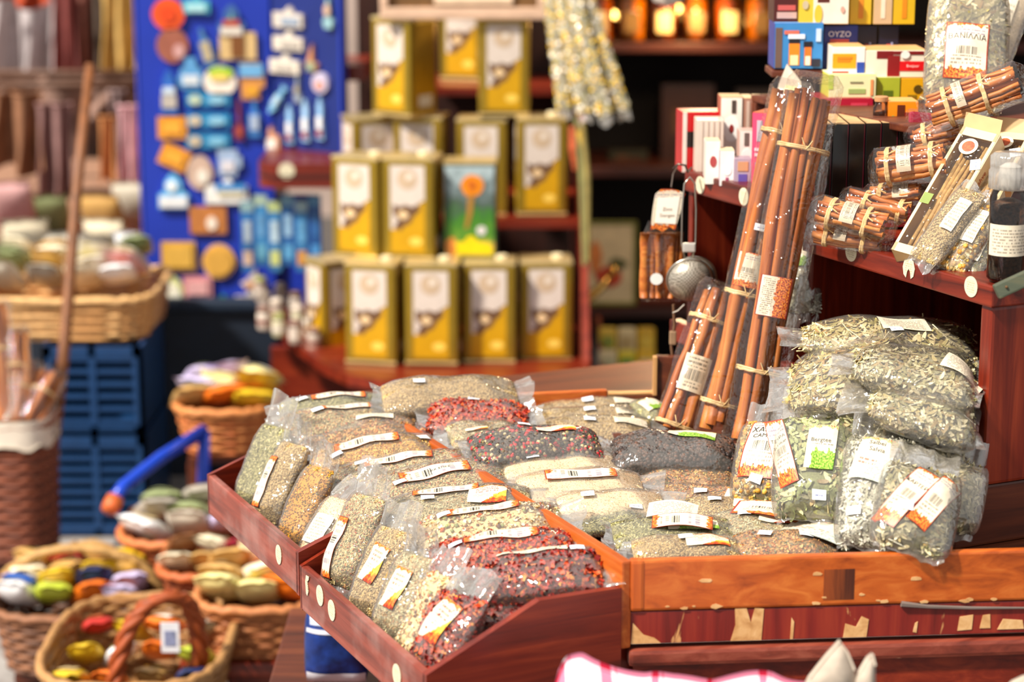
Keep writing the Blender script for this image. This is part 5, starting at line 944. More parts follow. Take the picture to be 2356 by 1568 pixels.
def magnet(label, px, py, wpx, hpx, shape, col, trims=(), rot=0.0, board=1):
    c = on_b1(px, py) if board == 1 else on_b2(px, py); d = float((c - EYE) @ np.array([0, CP, -SP])); s = d/F; w_, h_ = wpx*s, hpx*s
    nn = (0, -1, 0) if board == 1 else nb_; X = (1, 0, 0) if board == 1 else dirb
    m = frame(c, X, nn) @ Matrix.Rotation(rot, 4, 'Z'); t = thing('fridge_magnet', label, 'magnet', m, 'souvenir magnets on the blue boards')
    rel_ = part('relief', prism([(x*w_, y*h_) for x, y in SHP[shape]], .001, .012), plain(col, .4, 0, .12, 60), t)
    for i, (sh_, x, y, a, b, c2) in enumerate(trims): part('painted_detail', prism([((x + u_*a)*w_, (y + v_*b)*h_) for u_, v_ in SHP[sh_]], .012, .0155 + .0008*i), plain(c2, .4, 0, .1, 60), rel_)
    return t
MG = [('round orange-red disc magnet at the board top', 388, 32, 76, 74, 'disc', 'e2521a', [('disc', 0, 0, .5, .5, 'd8440f')]), ('turquoise cottage magnet at the top edge', 452, 8, 62, 44, 'house', '4aa8c0', [('rect', 0, -.2, .7, .4, 'a8d8e0')]),
 ('round terracotta magnet with a pale highlight', 398, 104, 74, 80, 'disc', '9a5a48', [('disc', .2, -.15, .35, .4, 'c89a98')]), ('slanted blue and beige bottle magnet', 474, 108, 34, 88, 'bottle', '4a7ab0', [('rect', 0, -.1, .6, .5, 'b8a888')], .25),
 ('boat scene magnet with a red hull', 533, 45, 62, 72, 'dome', '3a5f9a', [('boat', 0, -.05, .7, .6, '6a9a90'), ('rect', 0, -.1, .6, .2, 'b5402c'), ('rect', 0, -.35, .8, .25, 'd8cfc4')]), ('beige scroll magnet with a brown middle', 548, 105, 84, 62, 'rect', 'd0b07a', [('rect', 0, 0, .35, .8, '7a4a20')]),
 ('tall blue windmill magnet with a pale base', 390, 212, 48, 100, 'tower', '2a62b8', [('rect', 0, -.2, .7, .3, 'b8b0a8'), ('rect', 0, .05, .6, .15, 'c8d8e8')]), ('blue and white jug magnet', 440, 168, 62, 72, 'vase', '5a98cc', [('rect', 0, -.2, .6, .3, 'd0d8e0')]),
 ('round plate magnet with a lime-green rim', 507, 186, 76, 70, 'disc', 'efe2d4', [('oval', .05, .3, .8, .35, '9ac428'), ('oval', .0, .14, .6, .25, 'ecd06a')]), ('blue-roofed orange mug magnet', 580, 186, 60, 84, 'mug', 'c88a4a', [('rect', 0, .3, .9, .35, '6aa8d8'), ('disc', 0, -.25, .5, .3, 'e0a030')]),
 ('upper turquoise plank magnet', 480, 228, 100, 32, 'rect', '2a86b8', [('oval', -.3, 0, .3, .7, 'b8c8b0'), ('oval', .2, 0, .4, .6, '8ac0dc')]), ('middle turquoise plank magnet', 480, 276, 100, 32, 'rect', '2a86b8', [('oval', -.3, 0, .3, .7, 'c8b8a0'), ('oval', .2, 0, .4, .6, '8ac0dc')]), ('lower turquoise plank magnet', 480, 323, 100, 34, 'rect', '2a80b0', [('oval', -.3, 0, .3, .7, 'c0b098'), ('oval', .2, 0, .4, .6, '7ab8d8')]),
 ('dark red lute magnet', 551, 275, 32, 92, 'lute', '7a3040', [('disc', 0, -.28, .5, .25, 'a84a3c')]), ('slim blue bottle magnet', 586, 272, 32, 84, 'bottle', '3a78c0', [('rect', 0, -.1, .6, .4, 'a8b8d0')]), ('orange-gold plaque magnet, the level one', 398, 293, 68, 50, 'rect', 'd8902a', [('rect', 0, 0, .6, .5, 'f0a83a')]),
 ('orange-gold plaque magnet, the tilted one', 402, 361, 68, 50, 'rect', 'd8902a', [('rect', 0, 0, .6, .5, 'f0a83a')], -.42), ('blue-domed white chapel magnet', 400, 438, 70, 82, 'dome', '6ab0e0', [('rect', 0, -.3, .9, .3, 'e0e0e4'), ('disc', -.05, .15, .35, .3, 'eaf0f4')]), ('beige shell magnet with a light patch', 461, 396, 60, 80, 'oval', 'c4a898', [('oval', .1, -.1, .45, .4, 'e8e0d4')]),
 ('pale blue mug magnet', 528, 374, 58, 62, 'mug', '9ab0d0', [('rect', -.05, -.1, .5, .4, 'd8d4dc')]), ('white houses magnet with a blue roof', 522, 436, 98, 62, 'house', 'eae8e4', [('rect', .1, .1, .7, .3, '3a86c8'), ('rect', .1, -.1, .6, .2, 'd8d0b0')]), ('terracotta plaque magnet with a white blob', 480, 505, 84, 62, 'rect', 'b8743c', [('oval', .1, -.1, .3, .5, 'f0e0d0')]),
 ('square tan corkboard magnet', 412, 588, 78, 66, 'rect', 'c89a3c', [('rect', 0, 0, .8, .75, 'd8aa4c')]), ('round tan biscuit magnet', 505, 600, 76, 80, 'disc', 'e0ac50', [('disc', 0, 0, .8, .8, 'd8a448')]), ('oval white magnet with green rim', 395, 676, 62, 88, 'oval', 'c8cc8a', [('oval', 0, -.05, .75, .75, 'f4f0dc')]),
 ('pink lettered plaque magnet', 456, 660, 66, 52, 'rect', 'cc8a90', [('rect', 0, 0, .7, .6, 'e0a8a8')]), ('green island-shaped magnet above the pale plaque', 480, 708, 98, 68, 'isle', '2c9a68', [('oval', .1, 0, .4, .3, '5abc80')]), ('cream vase magnet at the lower left', 392, 760, 58, 80, 'vase', 'f0e2c8', [('oval', 0, -.1, .5, .4, 'fbf2e0')]), ('pale pink plaque magnet at the board foot', 448, 790, 66, 60, 'rect', 'dcb8b8', [('rect', 0, 0, .7, .6, 'ecd0cc')]), ('cream column magnet at the board foot', 498, 782, 36, 80, 'bottle', 'ecdcc4', [('rect', 0, 0, .4, .6, 'f8ecd8')])]
for m_ in MG: magnet(*m_)
MG2 = [('white harbour houses magnet, upper one', 668, 38, 88, 50, 'house', 'c8beb4', [('rect', .1, -.2, .6, .3, '8a9ab0')]), ('white harbour houses magnet, middle one', 668, 92, 88, 46, 'house', 'd0c6ba', [('rect', .1, -.2, .6, .3, 'a8a098')]), ('white harbour houses magnet, lower one', 660, 145, 88, 46, 'house', 'd4cabc', [('rect', 0, -.2, .6, .3, 'b0a8a0')]),
 ('orange sail magnet at the angled board', 722, 132, 36, 66, 'boat', 'c88a60', [('rect', 0, -.3, .6, .3, '8a9a80')]), ('round white and red ship magnet', 742, 190, 48, 48, 'disc', 'b8b0c8', [('oval', 0, -.1, .5, .4, 'd0907a')]), ('slanted pale blue fish magnet', 642, 230, 76, 30, 'fish', '7ab0d4', [('oval', 0, 0, .4, .5, 'b0ccdc')], .9),
 ('left lighthouse magnet of the three', 672, 285, 28, 88, 'tower', '8ab4dc', [('rect', 0, -.1, .5, .3, 'e8e8ec'), ('rect', 0, -.35, .5, .12, 'a84a3c')]), ('middle lighthouse magnet of the three', 708, 276, 28, 96, 'tower', '9ac0e4', [('rect', 0, -.1, .5, .3, 'eef0f2'), ('rect', 0, -.35, .5, .12, 'a84a3c')]), ('right lighthouse magnet of the three', 742, 272, 28, 96, 'tower', '8ab4dc', [('rect', 0, -.1, .5, .3, 'eef0f2'), ('rect', 0, -.35, .5, .12, 'a84a3c')]),
 ('orange cottage magnet under the fish magnet', 628, 318, 54, 62, 'house', 'c89070', [('rect', 0, -.2, .7, .4, 'e0d8d0')]), ('pale mermaid magnet at the right edge of the angled board', 760, 30, 36, 70, 'lute', '8ab0b8', [('oval', 0, .1, .5, .4, 'c8a890')]), ('blue anchor magnet on the angled board', 690, 205, 26, 60, 'lute', '8a94a0', [('oval', 0, 0, .5, .3, 'a8a088')])]
for m_ in MG2: magnet(*m_, board=2)
for m_ in [('orange photo magnet on the low board, upper', 560, 788, 56, 46, 'rect', 'b8b0b8', [('oval', 0, .1, .6, .5, 'd8703c')]), ('orange photo magnet on the low board, lower', 548, 845, 56, 50, 'rect', '8aa8cc', [('oval', 0, -.2, .6, .4, 'd87a40')]), ('tall striped magnet beside the low photo magnets', 605, 810, 34, 90, 'bottle', 'a89a98', [('rect', 0, 0, .5, .5, 'c8a080')]), ('white and orange harbour magnet under the packets', 575, 690, 66, 56, 'house', 'd0c4bc', [('rect', 0, -.2, .6, .3, 'd88a50')]), ('pale sail magnet under the packets', 585, 640, 62, 48, 'boat', 'c8bcb8', [('rect', 0, -.3, .6, .3, 'd09a70')])]: magnet(*m_)
# blue hanging packets under the rounded shelf
for i in range(6):
    x = 572 + i*31; o = P(x, 625 - (i % 2)*14, 5.5); s = 5.5/F; t = thing('hanging_sachet', ['leftmost blue hanging sachet under the rounded shelf', 'second blue hanging sachet under the rounded shelf', 'third blue hanging sachet, with a yellow-green patch', 'fourth blue hanging sachet under the rounded shelf', 'fifth blue hanging sachet, with an orange figure', 'rightmost blue hanging sachet beside the tins'][i], 'sachet', o, 'blue sachets hanging under the rounded shelf')
    w_, h_ = 29*s, 165*s; part('sachet_body', rbox(-w_/2, w_/2, -.004, .004, 0, h_, .003), plain(('2a6aa8', '3a80b8', '3a7ab0', '2860a0', '3474ac', '1f5090')[i], .35, 0, .25, 30), t); part('header_strip', rbox(-w_/2, w_/2, -.005, -.0042, h_*.85, h_), plain(('7fa0a8', '9ab0a0', 'a8b880', '6a98b8', '8aa8b8', '4a80b0')[i], .5), t)
    part('picture', rbox(-w_*.36, w_*.36, -.0055, -.0042, h_*.1, h_*.3), plain(('d8b8a0', '6ab0d0', 'c8d080', '5aa0d0', 'd09040', '4a90d0')[i], .5), t); part('print', rbox(-w_*.3, w_*.3, -.0052, -.0042, h_*.42, h_*.72), plain(('a8b8c8', '5a90c0', 'b0c8d8', '8ab0d0', '5a98c8', '2a60a0')[i], .5, 0, .3, 60), t)
rr_ = random.Random(21)
for i in range(12):
    x = 605 + (i % 4)*38 + rr_.uniform(-6, 6); row = i//4; y = 690 + row*34 + (i % 4)*16; d = 5.6 - row*.12 - (i % 4)*.02; o = P(x, y, d); s = d/F; c = rr_.choice(['cfc0b4', 'b8a89c', 'dccfc0', 'a89488', 'c0b89a'])
    t = thing('trinket_jar', 'small pale trinket jar, %s of the %s row beside the tins' % (('first', 'second', 'third', 'last')[i % 4], ('back', 'middle', 'front')[row]), 'jar', o, 'small trinket jars on the curved shelf'); part('jar_body', lathe([(13*s, 0), (16*s, 5*s), (16*s, 36*s), (12*s, 42*s)], 14), plain(c, .4, 0, .15), t, smooth=True); part('lid', lathe([(14*s, 42*s), (14*s, 52*s), (9*s, 55*s)], 14), plain(rr_.choice(['8a6a5c', 'b0a090', '9a9a60', 'd8c8b8']), .5), t, smooth=True)
    part('lid_band', lathe([(16.3*s, 14*s), (16.3*s, 26*s)], 14), plain(rr_.choice(['8a5a50', 'd8ccc0', '7a7a8a']), .5), t)
# ================================================================== shop interior at the back
back = thing('wall_shelving', 'dark wooden wall shelving at the back of the shop', 'shelf', P(1600, 700, 6.3)); YS = float(P(1600, 400, 6.4)[1])
def zrow(py, y=YS): return float(PY(1600, py, y)[2])
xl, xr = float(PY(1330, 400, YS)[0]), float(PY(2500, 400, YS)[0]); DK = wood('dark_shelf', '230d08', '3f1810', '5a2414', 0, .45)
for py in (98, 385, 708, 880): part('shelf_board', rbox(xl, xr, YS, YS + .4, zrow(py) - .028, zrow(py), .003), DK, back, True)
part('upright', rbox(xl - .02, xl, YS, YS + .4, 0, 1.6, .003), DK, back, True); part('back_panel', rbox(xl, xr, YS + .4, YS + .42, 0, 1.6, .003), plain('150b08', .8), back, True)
AMB = [glass_mat('amber_glass', (.85, .55, .12), .08), glass_mat('honey_glass', (.9, .66, .25), .08)]
for i in range(7):
    x = 1345 + i*74; o = PY(x + 33, 96, YS + .05); t = thing('honey_jar', '%s amber jar on the top back shelf' % ('leftmost', 'second', 'third', 'fourth', 'fifth', 'sixth', 'rightmost')[i], 'jar', o, 'amber honey jars on the back shelf')
    w_ = .042; h_ = .15; part('honey', lathe([(w_*.86, .002), (w_*.93, .01), (w_*.93, h_*.8), (w_*.7, h_*.84)], 16), plain(('a8700c', 'c08a14', '8f5a0c', 'b87a10')[i % 4], .2, 0, .4, 30), t, smooth=True); part('jar_glass', lathe([(w_*.9, 0), (w_, .008), (w_, h_*.84), (w_*.8, h_*.9)], 18), AMB[i % 2], t, smooth=True); part('lid', lathe([(w_*.84, h_*.9), (w_*.84, h_), (w_*.7, h_*1.02)], 16), plain('c09a3c', .3, .7), t); part('label', tr(rbox(-.022, .022, -w_ - .002, -w_ + .004, .03, .09, .001), Matrix.Identity(4)), plain(('d8c08a', '7a5a2a')[i % 2], .5), t)
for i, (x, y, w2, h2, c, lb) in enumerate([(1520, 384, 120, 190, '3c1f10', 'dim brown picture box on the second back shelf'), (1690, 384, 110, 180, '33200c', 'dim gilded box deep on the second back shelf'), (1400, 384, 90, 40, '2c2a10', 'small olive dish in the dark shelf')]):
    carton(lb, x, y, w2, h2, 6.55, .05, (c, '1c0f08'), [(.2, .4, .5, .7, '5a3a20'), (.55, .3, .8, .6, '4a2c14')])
# tray with poppy picture and the bright ladle
t = thing('picture_tray', 'cream tray with a red poppy picture leaning on the back shelf', 'tray', P(1400, 702, 6.1)); s = 6.1/F
part('tray_panel', tr(rbox(-62*s, 62*s, -.006, .006, 0, 190*s, .004), Matrix.Rotation(-.12, 4, 'X')), plain('d8c49a', .5, 0, .1), t); part('green_rim', tr(cat(rbox(-64*s, -56*s, -.012, .0, 0, 192*s, .002), rbox(56*s, 64*s, -.012, .0, 0, 192*s, .002), rbox(-64*s, 64*s, -.012, .0, 186*s, 194*s, .002), rbox(-64*s, 64*s, -.012, 0, 0, 8*s, .002)), Matrix.Rotation(-.12, 4, 'X')), plain('7a7a2c', .5), t)
RX = Matrix.Rotation(PI/2 - .12, 4, 'X')
part('red_poppy', tr(mv(prism(disc_poly(30*s, 24*s, 11, .15, random.Random(3)), .0065, .009), (2*s, 68*s, 0)), RX), plain('c03a14', .5), t); part('orange_poppy', tr(mv(prism(disc_poly(16*s, 36*s, 11, .15, random.Random(4)), .0065, .008), (-30*s, 112*s, 0)), RX), plain('d8803c', .5), t); part('green_leaf', tr(mv(prism(disc_poly(22*s, 14*s, 9, .2, random.Random(6)), .009, .010), (20*s, 96*s, 0)), RX), plain('5a5a2c', .5), t)
t = thing('brass_ladle', 'shiny curved brass ladle handle before the picture tray', 'ladle', P(1345, 690, 5.95)); part('ladle_handle', tube([P(1338, 690, 5.95) - P(1345, 690, 5.95), P(1362, 678, 5.95) - P(1345, 690, 5.95), P(1388, 655, 5.95) - P(1345, 690, 5.95), P(1408, 628, 5.95) - P(1345, 690, 5.95)], [.012, .014, .011, .007], 10), plain('e8b860', .15, 1), t, smooth=True); part('ladle_knob', mv((TPL['ball'][0]*.03, [tuple(f) for f in TPL['ball'][1]]), P(1412, 622, 5.95) - P(1345, 690, 5.95)), plain('e8b860', .15, 1), t, smooth=True)
# crate of yellow packets
cr = thing('packet_crate', 'slanted wooden crate of packets low in the back of the shop', 'crate', P(1450, 870, 5.7)); 
part('crate_front', rbox(*[float(v) for v in (P(1385, 870, 5.7)[0], P(1545, 870, 5.7)[0], P(1400, 870, 5.7)[1], P(1400, 870, 5.7)[1] + .015, P(1400, 915, 5.7)[2], P(1400, 862, 5.7)[2])], .003), BRN(0), cr, True)
g = prism([(float(P(1400, 870, 5.7)[1]), float(P(1400, 910, 5.7)[2])), (float(P(1400, 870, 5.7)[1]) + .3, float(P(1400, 910, 5.7)[2])), (float(P(1400, 870, 5.7)[1]) + .3, float(P(1400, 740, 5.9)[2])), (float(P(1400, 870, 5.7)[1]), float(P(1400, 850, 5.7)[2]))], 0, .014); part('crate_side', mv((np.asarray(g[0])[:, [2, 0, 1]], g[1]), (float(P(1380, 870, 5.7)[0]), 0, 0)), RED(2), cr, True)
for i in range(6):
    x = 1398 + (i % 3)*44; y = 866 - (i//3)*52; d = 5.74 + (i//3)*.1; o = P(x, y, d); s = d/F
    t = thing('tea_packet', ['pale packet at the left of the crate', 'green and yellow packet in the crate middle', 'bright yellow packet at the crate right', 'yellow packet behind the pale packet', 'cream packet behind the green one', 'deep yellow packet behind at the crate right'][i], 'packet', Matrix.Translation(Vector(o)) @ Matrix.Rotation(-.25, 4, 'X'), 'packets in the back crate'); c = ('d8caa0', 'd8c82c', 'e0b414', 'd8b83c', 'e0d0a0', 'd0a818')[i]
    part('packet_body', rbox(-21*s, 21*s, -.012, .012, 0, 62*s, .008), plain(c, .4, 0, .1), t); part('print', rbox(-14*s, 14*s, -.0145, -.0118, 14*s, 40*s, .0), plain(('b8b890', '2c8a28', 'e8d8a0', '8a9a30', 'c0a870', 'e8c840')[i], .4), t)
# hanging flower packets
for i, (x0, x1, yb, d, lb) in enumerate([(1300, 1262, 250, 5.0, 'leftmost long flower packet of the hanging bunch'), (1345, 1285, 262, 4.95, 'second long flower packet of the hanging bunch'), (1392, 1305, 268, 4.92, 'third long flower packet of the hanging bunch'), (1432, 1330, 255, 4.95, 'rightmost long flower packet of the hanging bunch')]):
    bag(lb, P(x0, yb, d), P(x1, -60, d + .05), .035, .026, 'flowers', nrm=(0, -1, .1), fin=(.022, .01), name='flower_packet', group='hanging packets of dried flowers', film=FILM_MILKY, dens=.6)
for i, (xa, ya, xb, yb, c, lb) in enumerate([(1325, 270, 1345, 610, '6d6a3a', 'green stalk hanging below the flower packets, left'), (1340, 280, 1352, 600, '8a7a40', 'straw stalk hanging below the flower packets, right')]):
    a, b = P(xa, ya, 4.98), P(xb, yb, 4.98); t = thing('dried_stalk', lb, 'stalk', b, 'stalks hanging below the flower packets'); part('stem', tube([a, (a*.6 + b*.4) + np.array([.006, 0, 0]), b], [.006, .008, .006], 8), plain(c, .6, 0, .3, 60), t, True); part('bloom', tube([a + np.array([-.008, -.006, -.02]), a + np.array([-.004, -.008, -.07]), a + np.array([0, -.006, -.12])], [.008, .012, .006], 8), plain(('b8542c', 'c8a038')[i], .7, 0, .4, 90), t, True)
t = thing('paper_lantern', 'pale faceted paper shade tip at the top edge', 'shade', P(1535, 16, 4.4)); part('shade_facets', lathe([(.004, 0), (.03, .012), (.05, .05), (.04, .09)], 7), plain('e6d8cc', .6), t); part('shade_rim', lathe([(.041, .09), (.041, .096)], 7), plain('c8a878', .6), t)

t = thing('bulb_string', 'string of small warm bulbs glowing behind the amber jars', 'lamp', PY(1550, 40, YS + .2))
BULB = N('warm_bulb'); e_ = BULB.n('Emission'); e_.inputs[0].default_value = (1, .55, .12, 1); e_.inputs[1].default_value = 14; BULB.t.links.new(e_.outputs[0], BULB.out.inputs[0])
for px, py in ((1535, 36), (1556, 20), (1585, 30), (1680, 28), (1690, 52), (1758, 8), (1772, 6), (1408, 34)):
    part('bulb', mv((TPL['ball'][0]*.026, [tuple(f) for f in TPL['ball'][1]]), PY(px, py, YS + .11)), BULB.m, t, True, True)
part('bulb_cord', tube([PY(px, py - 12, YS + .12) for px, py in ((1390, 30), (1470, 20), (1535, 30), (1600, 20), (1680, 25), (1780, 5))], .003, 6), plain('1a1410', .6), t, True)

ld = bpy.data.lights.new('bulb_glow', 'POINT'); ld.energy = 5; ld.color = (1, .62, .25); ld.shadow_soft_size = .05; lo = bpy.data.objects.new('bulb_glow', ld); COL.objects.link(lo); lo.location = PY(1600, 20, YS - .12)

t = thing('pendant_bulb', 'warm pendant bulb hanging inside the shop above the frame', 'lamp', (.46, 5.35, 1.6)); part('bulb', lathe([(.004, -.06), (.03, -.045), (.034, -.02), (.016, .015), (.014, .03)], 16), BULB.m, t, smooth=True); part('socket', lathe([(.016, .03), (.018, .035), (.018, .07), (.006, .08)], 14), plain('1a1410', .5), t, smooth=True); part('cable', tube([(0, 0, .08), (0, 0, .7)], .003, 6), plain('1a1410', .6), t)
ld = bpy.data.lights.new('pendant_glow', 'POINT'); ld.energy = 7; ld.color = (1, .74, .45); ld.shadow_soft_size = .06; lo = bpy.data.objects.new('pendant_glow', ld); COL.objects.link(lo); lo.location = (.46, 5.35, 1.5)
# ================================================================== left background: baskets, crates, cloths
def wick(h, sc=1.0):
    return plain(h, .6, 0, .25, 80, .3)
def rr_path(w_, d_, n=56, pw=3.2):
    a = np.linspace(0, 2*PI, n, endpoint=False); c, s = np.cos(a), np.sin(a)
    return np.column_stack([np.sign(c)*np.abs(c)**(2/pw)*w_/2, np.sign(s)*np.abs(s)**(2/pw)*d_/2])
BASES = []
def basket(label, cx, rim, d, wpx, deep, hpx, col, rim_col=None, flare=.82, handle=None, lift=None, rows=None, pw=3.2, name='wicker_basket'):
    s = d/F; pf = P(cx, rim, d); w_, h_ = wpx*s, hpx*s; base = pf + np.array([0, deep/2, -h_]); t = thing(name, label, 'basket', base); BASES.append((label, base.copy(), w_, deep))
    rows = rows or max(6, int(h_/.011)); mat = wick(col); n = 64
    for k in range(rows):      # each woven row runs in and out of the stakes
        f = (k + .5)/rows; sc = flare + (1 - flare)*f; q = rr_path(w_*sc, deep*sc, n, pw); wv = 1 + .022*np.sin(np.arange(n)*PI/2 + k*PI)
        part('woven_row', tube(np.column_stack([q*wv[:, None], np.full(n, f*h_)]), h_/rows*.54, 5, True), (mat, wick(rim_col or col))[k % 2], t, smooth=True)
    q0, q1 = rr_path(w_*flare, deep*flare, 26, pw), rr_path(w_, deep, 26, pw)
    for i in range(26): part('stake', tube([(*q0[i], 0), (*(q0[i]*.5 + q1[i]*.5), h_*.5), (*q1[i], h_)], .004, 5), mat, t)
    part('rim_braid', tube([(x, y, h_ + .003*math.sin(i*2.2)) for i, (x, y) in enumerate(rr_path(w_*1.02, deep*1.02, 60, pw))], .0095, 7, True), wick(rim_col or col), t, smooth=True)
    part('basket_floor', prism([tuple(p) for p in rr_path(w_*flare*.98, deep*flare*.98, 26, pw)], 0, .01), mat, t)
    if handle:
        hh, hc, rad = handle; pts = [(-w_*.5*math.cos(a), 0, h_ + hh*math.sin(a)) for a in np.linspace(0, PI, 22)]
        for ph in (0, 2.1, 4.2): part('handle_strand', tube([(x + rad*.6*math.cos(ph + i*.9), rad*.6*math.sin(ph + i*.9), z) for i, (x, y, z) in enumerate(pts)], rad*.62, 6), wick(hc), t, smooth=True)
    return base, w_, h_, deep
CN = {'cream': 'e8dcc0', 'white': 'ececf0', 'yellow': 'd8b428', 'orange': 'e0701c', 'tan': 'c49a5a', 'lilac': 'c4b8dc', 'sage green': '8a9468', 'grey': 'a49c90', 'red': 'b42c24', 'blue': '2c58a8', 'brown': '8a5a34', 'pale yellow': 'e8dc98', 'clear': 'd0c8b8', 'lime': 'b4c03c', 'crimson': 'a81838', 'pink': 'd8a8a8', 'navy': '24305c'}
PKR = random.Random(77)
def packet(label, c, w_, h_, th, col, prt, yaw=0.0, tilt=.5, roll=0.0, grp=None, name='packet'):
    rng = np.random.default_rng(PKR.randrange(9999)); pil = Pillow(h_, w_, th, 0, rng)
    m = Matrix.Translation(Vector(c)) @ Matrix.Rotation(yaw, 4, 'Z') @ Matrix.Rotation(-tilt, 4, 'X') @ Matrix.Rotation(roll, 4, 'Y') @ Matrix.Rotation(PI/2, 4, 'Z'); m = m @ Matrix.Rotation(0, 4, 'X'); t = thing(name, label, 'packet', m, grp)
    a = np.concatenate([[-1.12, -1.04], np.sin(np.linspace(-PI/2, PI/2, 10)), [1.04, 1.12]]); ph = np.linspace(0, 2*PI, 18, endpoint=False); V = []
    for x in a:
        q = pil.surf(np.full(18, np.clip(x, -1, 1)), ph); q[:, 0] = x*h_/2
        if abs(x) >= 1: q[:, 1] = pil.hw(np.array(0.))*np.cos(ph)*1.0; q[:, 2] = .001*np.sin(ph) + .003*np.sin(q[:, 1]*200 + x)
        V.append(q)
    part('packet_body', (np.vstack(V), np.array(gridfaces(len(a), 18, True))), plain(col, .28, 0, .14, 40, .25), t, smooth=True)
    o = patch(pil, 0, 0, h_*.62, w_*.55, 0, 'card', t, .002, 'printed_panel'); o.data.materials[0] = plain(prt, .35, 0, .3, 90)
    return t
def heap(bname, base, w_, h_, deep, cols, nx, size, grp, zoff=.0, prts=('f0e8dc', 'd8c090', 'c86a3c', '8a9468', 'e8d060')):
    pos = {1: ['in the middle'], 2: ['on the left', 'on the right'], 3: ['on the left', 'in the middle', 'on the right'], 4: ['at the far left', 'left of the middle', 'right of the middle', 'at the far right'], 5: ['at the far left', 'left of the middle', 'in the middle', 'right of the middle', 'at the far right']}[nx]
    rows = (len(cols) + nx - 1)//nx; rn = ['front row', 'second row', 'third row', 'back row'] if rows > 2 else ['front row', 'back row']
    for i, cn_ in enumerate(cols):
        r_, k = divmod(i, nx); x = base[0] + (-.5 + (k + .5)/nx)*w_*.86 + PKR.uniform(-.006, .006); y = base[1] - deep*.36 + deep*.72*(r_ + .5)/rows; z = base[2] + h_ + zoff + .008*r_ + PKR.uniform(-.005, .008)
        packet('%s packet %s of the %s in %s' % (cn_, pos[k], rn[min(r_, len(rn) - 1)], bname), (x, y, z), size[0], size[1], size[2], CN[cn_], PKR.choice(prts), PKR.uniform(-.5, .5), PKR.uniform(.35, .75), PKR.uniform(-.2, .2), grp)
# wicker trough behind on blue crates
base, w_, h_, dp = basket('long pale wicker trough full of bags at the far left', 125, 692, 5.25, 425, .42, 98, 'c89258', 'dcae74', .93, rows=9, pw=6)
heap('the long wicker trough', base, w_, h_, dp, ['clear', 'grey', 'cream', 'white', 'sage green', 'tan', 'clear', 'pink', 'sage green', 'cream', 'white', 'clear', 'cream', 'tan', 'grey', 'sage green'], 4, (.085, .12, .04), 'bags in the long wicker trough', .045)
for k, (x, y, d, c, l) in enumerate([(60, 560, 6.1, 'cream', 'at the left'), (160, 590, 6.0, 'clear', 'second from the left'), (250, 560, 6.1, 'cream', 'second from the right'), (320, 590, 6.0, 'white', 'at the right'), (30, 470, 6.5, 'pink', 'high at the left'), (110, 500, 6.6, 'sage green', 'high behind the pole'), (240, 500, 6.5, 'tan', 'high in the middle'), (310, 470, 6.6, 'clear', 'high at the right')]):
    packet('%s bag %s in the display behind the trough' % (c, l), P(x, y, d), .13, .15, .05, CN[c], ('d8a088', 'c89878', 'e8d8c8', 'b09878')[k % 4], PKR.uniform(-.3, .3), 1.1, 0, 'bags behind the wicker trough')
t = thing('rear_stand', 'low brown stand holding the rear bags', 'stand', P(180, 700, 6.4)); zz = float(P(180, 640, 6.2)[2])
part('stand_top', rbox(-2.0, -.95, 5.85, 6.6, zz - .06, zz - .03, .004), BRN(0), t, True); part('stand_step', rbox(-2.0, -.95, 6.2, 6.7, zz - .03, zz + .06, .004), BRN(0), t, True); part('stand_front', rbox(-2.0, -.95, 5.86, 5.9, .0, zz - .06, .004), BRN(2), t, True)
# blue crates under it
NAVY = plain('123a68', .45, 0, .1); yb = 5.10
def crate(label, pxa, pxb, z0, z1, y0, deep):
    xa, xb = float(PY(pxa, 1000, y0)[0]), float(PY(pxb, 1000, y0)[0]); t = thing('plastic_crate', label, 'crate', ((xa + xb)/2, y0 + deep/2, z0), 'blue plastic crates under the trough'); W_ = xb - xa
    fr = [rbox(xa, xb, y0, y0 + .012, z0, z0 + .02), rbox(xa, xb, y0, y0 + .012, z1 - .025, z1), rbox(xa, xa + .022, y0, y0 + .012, z0, z1), rbox(xb - .022, xb, y0, y0 + .012, z0, z1), rbox((xa + xb)/2 - .008, (xa + xb)/2 + .008, y0, y0 + .012, z0, z1)]
    part('crate_frame', cat(*fr), NAVY, t, True); n = max(3, int((z1 - z0)/.028))
    for k in range(1, n): z = z0 + (z1 - z0)*k/n; part('slat', rbox(xa + .02, xb - .02, y0 + .002, y0 + .010, z - .006, z + .006), NAVY, t, True)
    part('side_wall', rbox(xa, xa + .01, y0, y0 + deep, z0, z1), NAVY, t, True); part('side_wall', rbox(xb - .01, xb, y0, y0 + deep, z0, z1), NAVY, t, True); part('crate_back', rbox(xa, xb, y0 + deep - .01, y0 + deep, z0, z1), NAVY, t, True); part('crate_floor', rbox(xa, xb, y0, y0 + deep, z0, z0 + .008), NAVY, t, True)
crate('upper blue slatted crate under the wicker trough', 105, 332, .262, .478, yb, .34); crate('lower blue slatted crate standing on the ground', 100, 335, .0, .256, yb, .34)
t = thing('dark_chest', 'dark blue chest between crates and magnet board', 'chest', P(300, 1000, 5.9)); part('chest_body', rbox(-1.6, -.62, 5.62, 6.0, .0, .46, .01), plain('0c1a2c', .6, 0, .2), t, True); part('chest_lid', rbox(-1.62, -.60, 5.60, 6.02, .46, .49, .008), plain('14263c', .6), t, True)
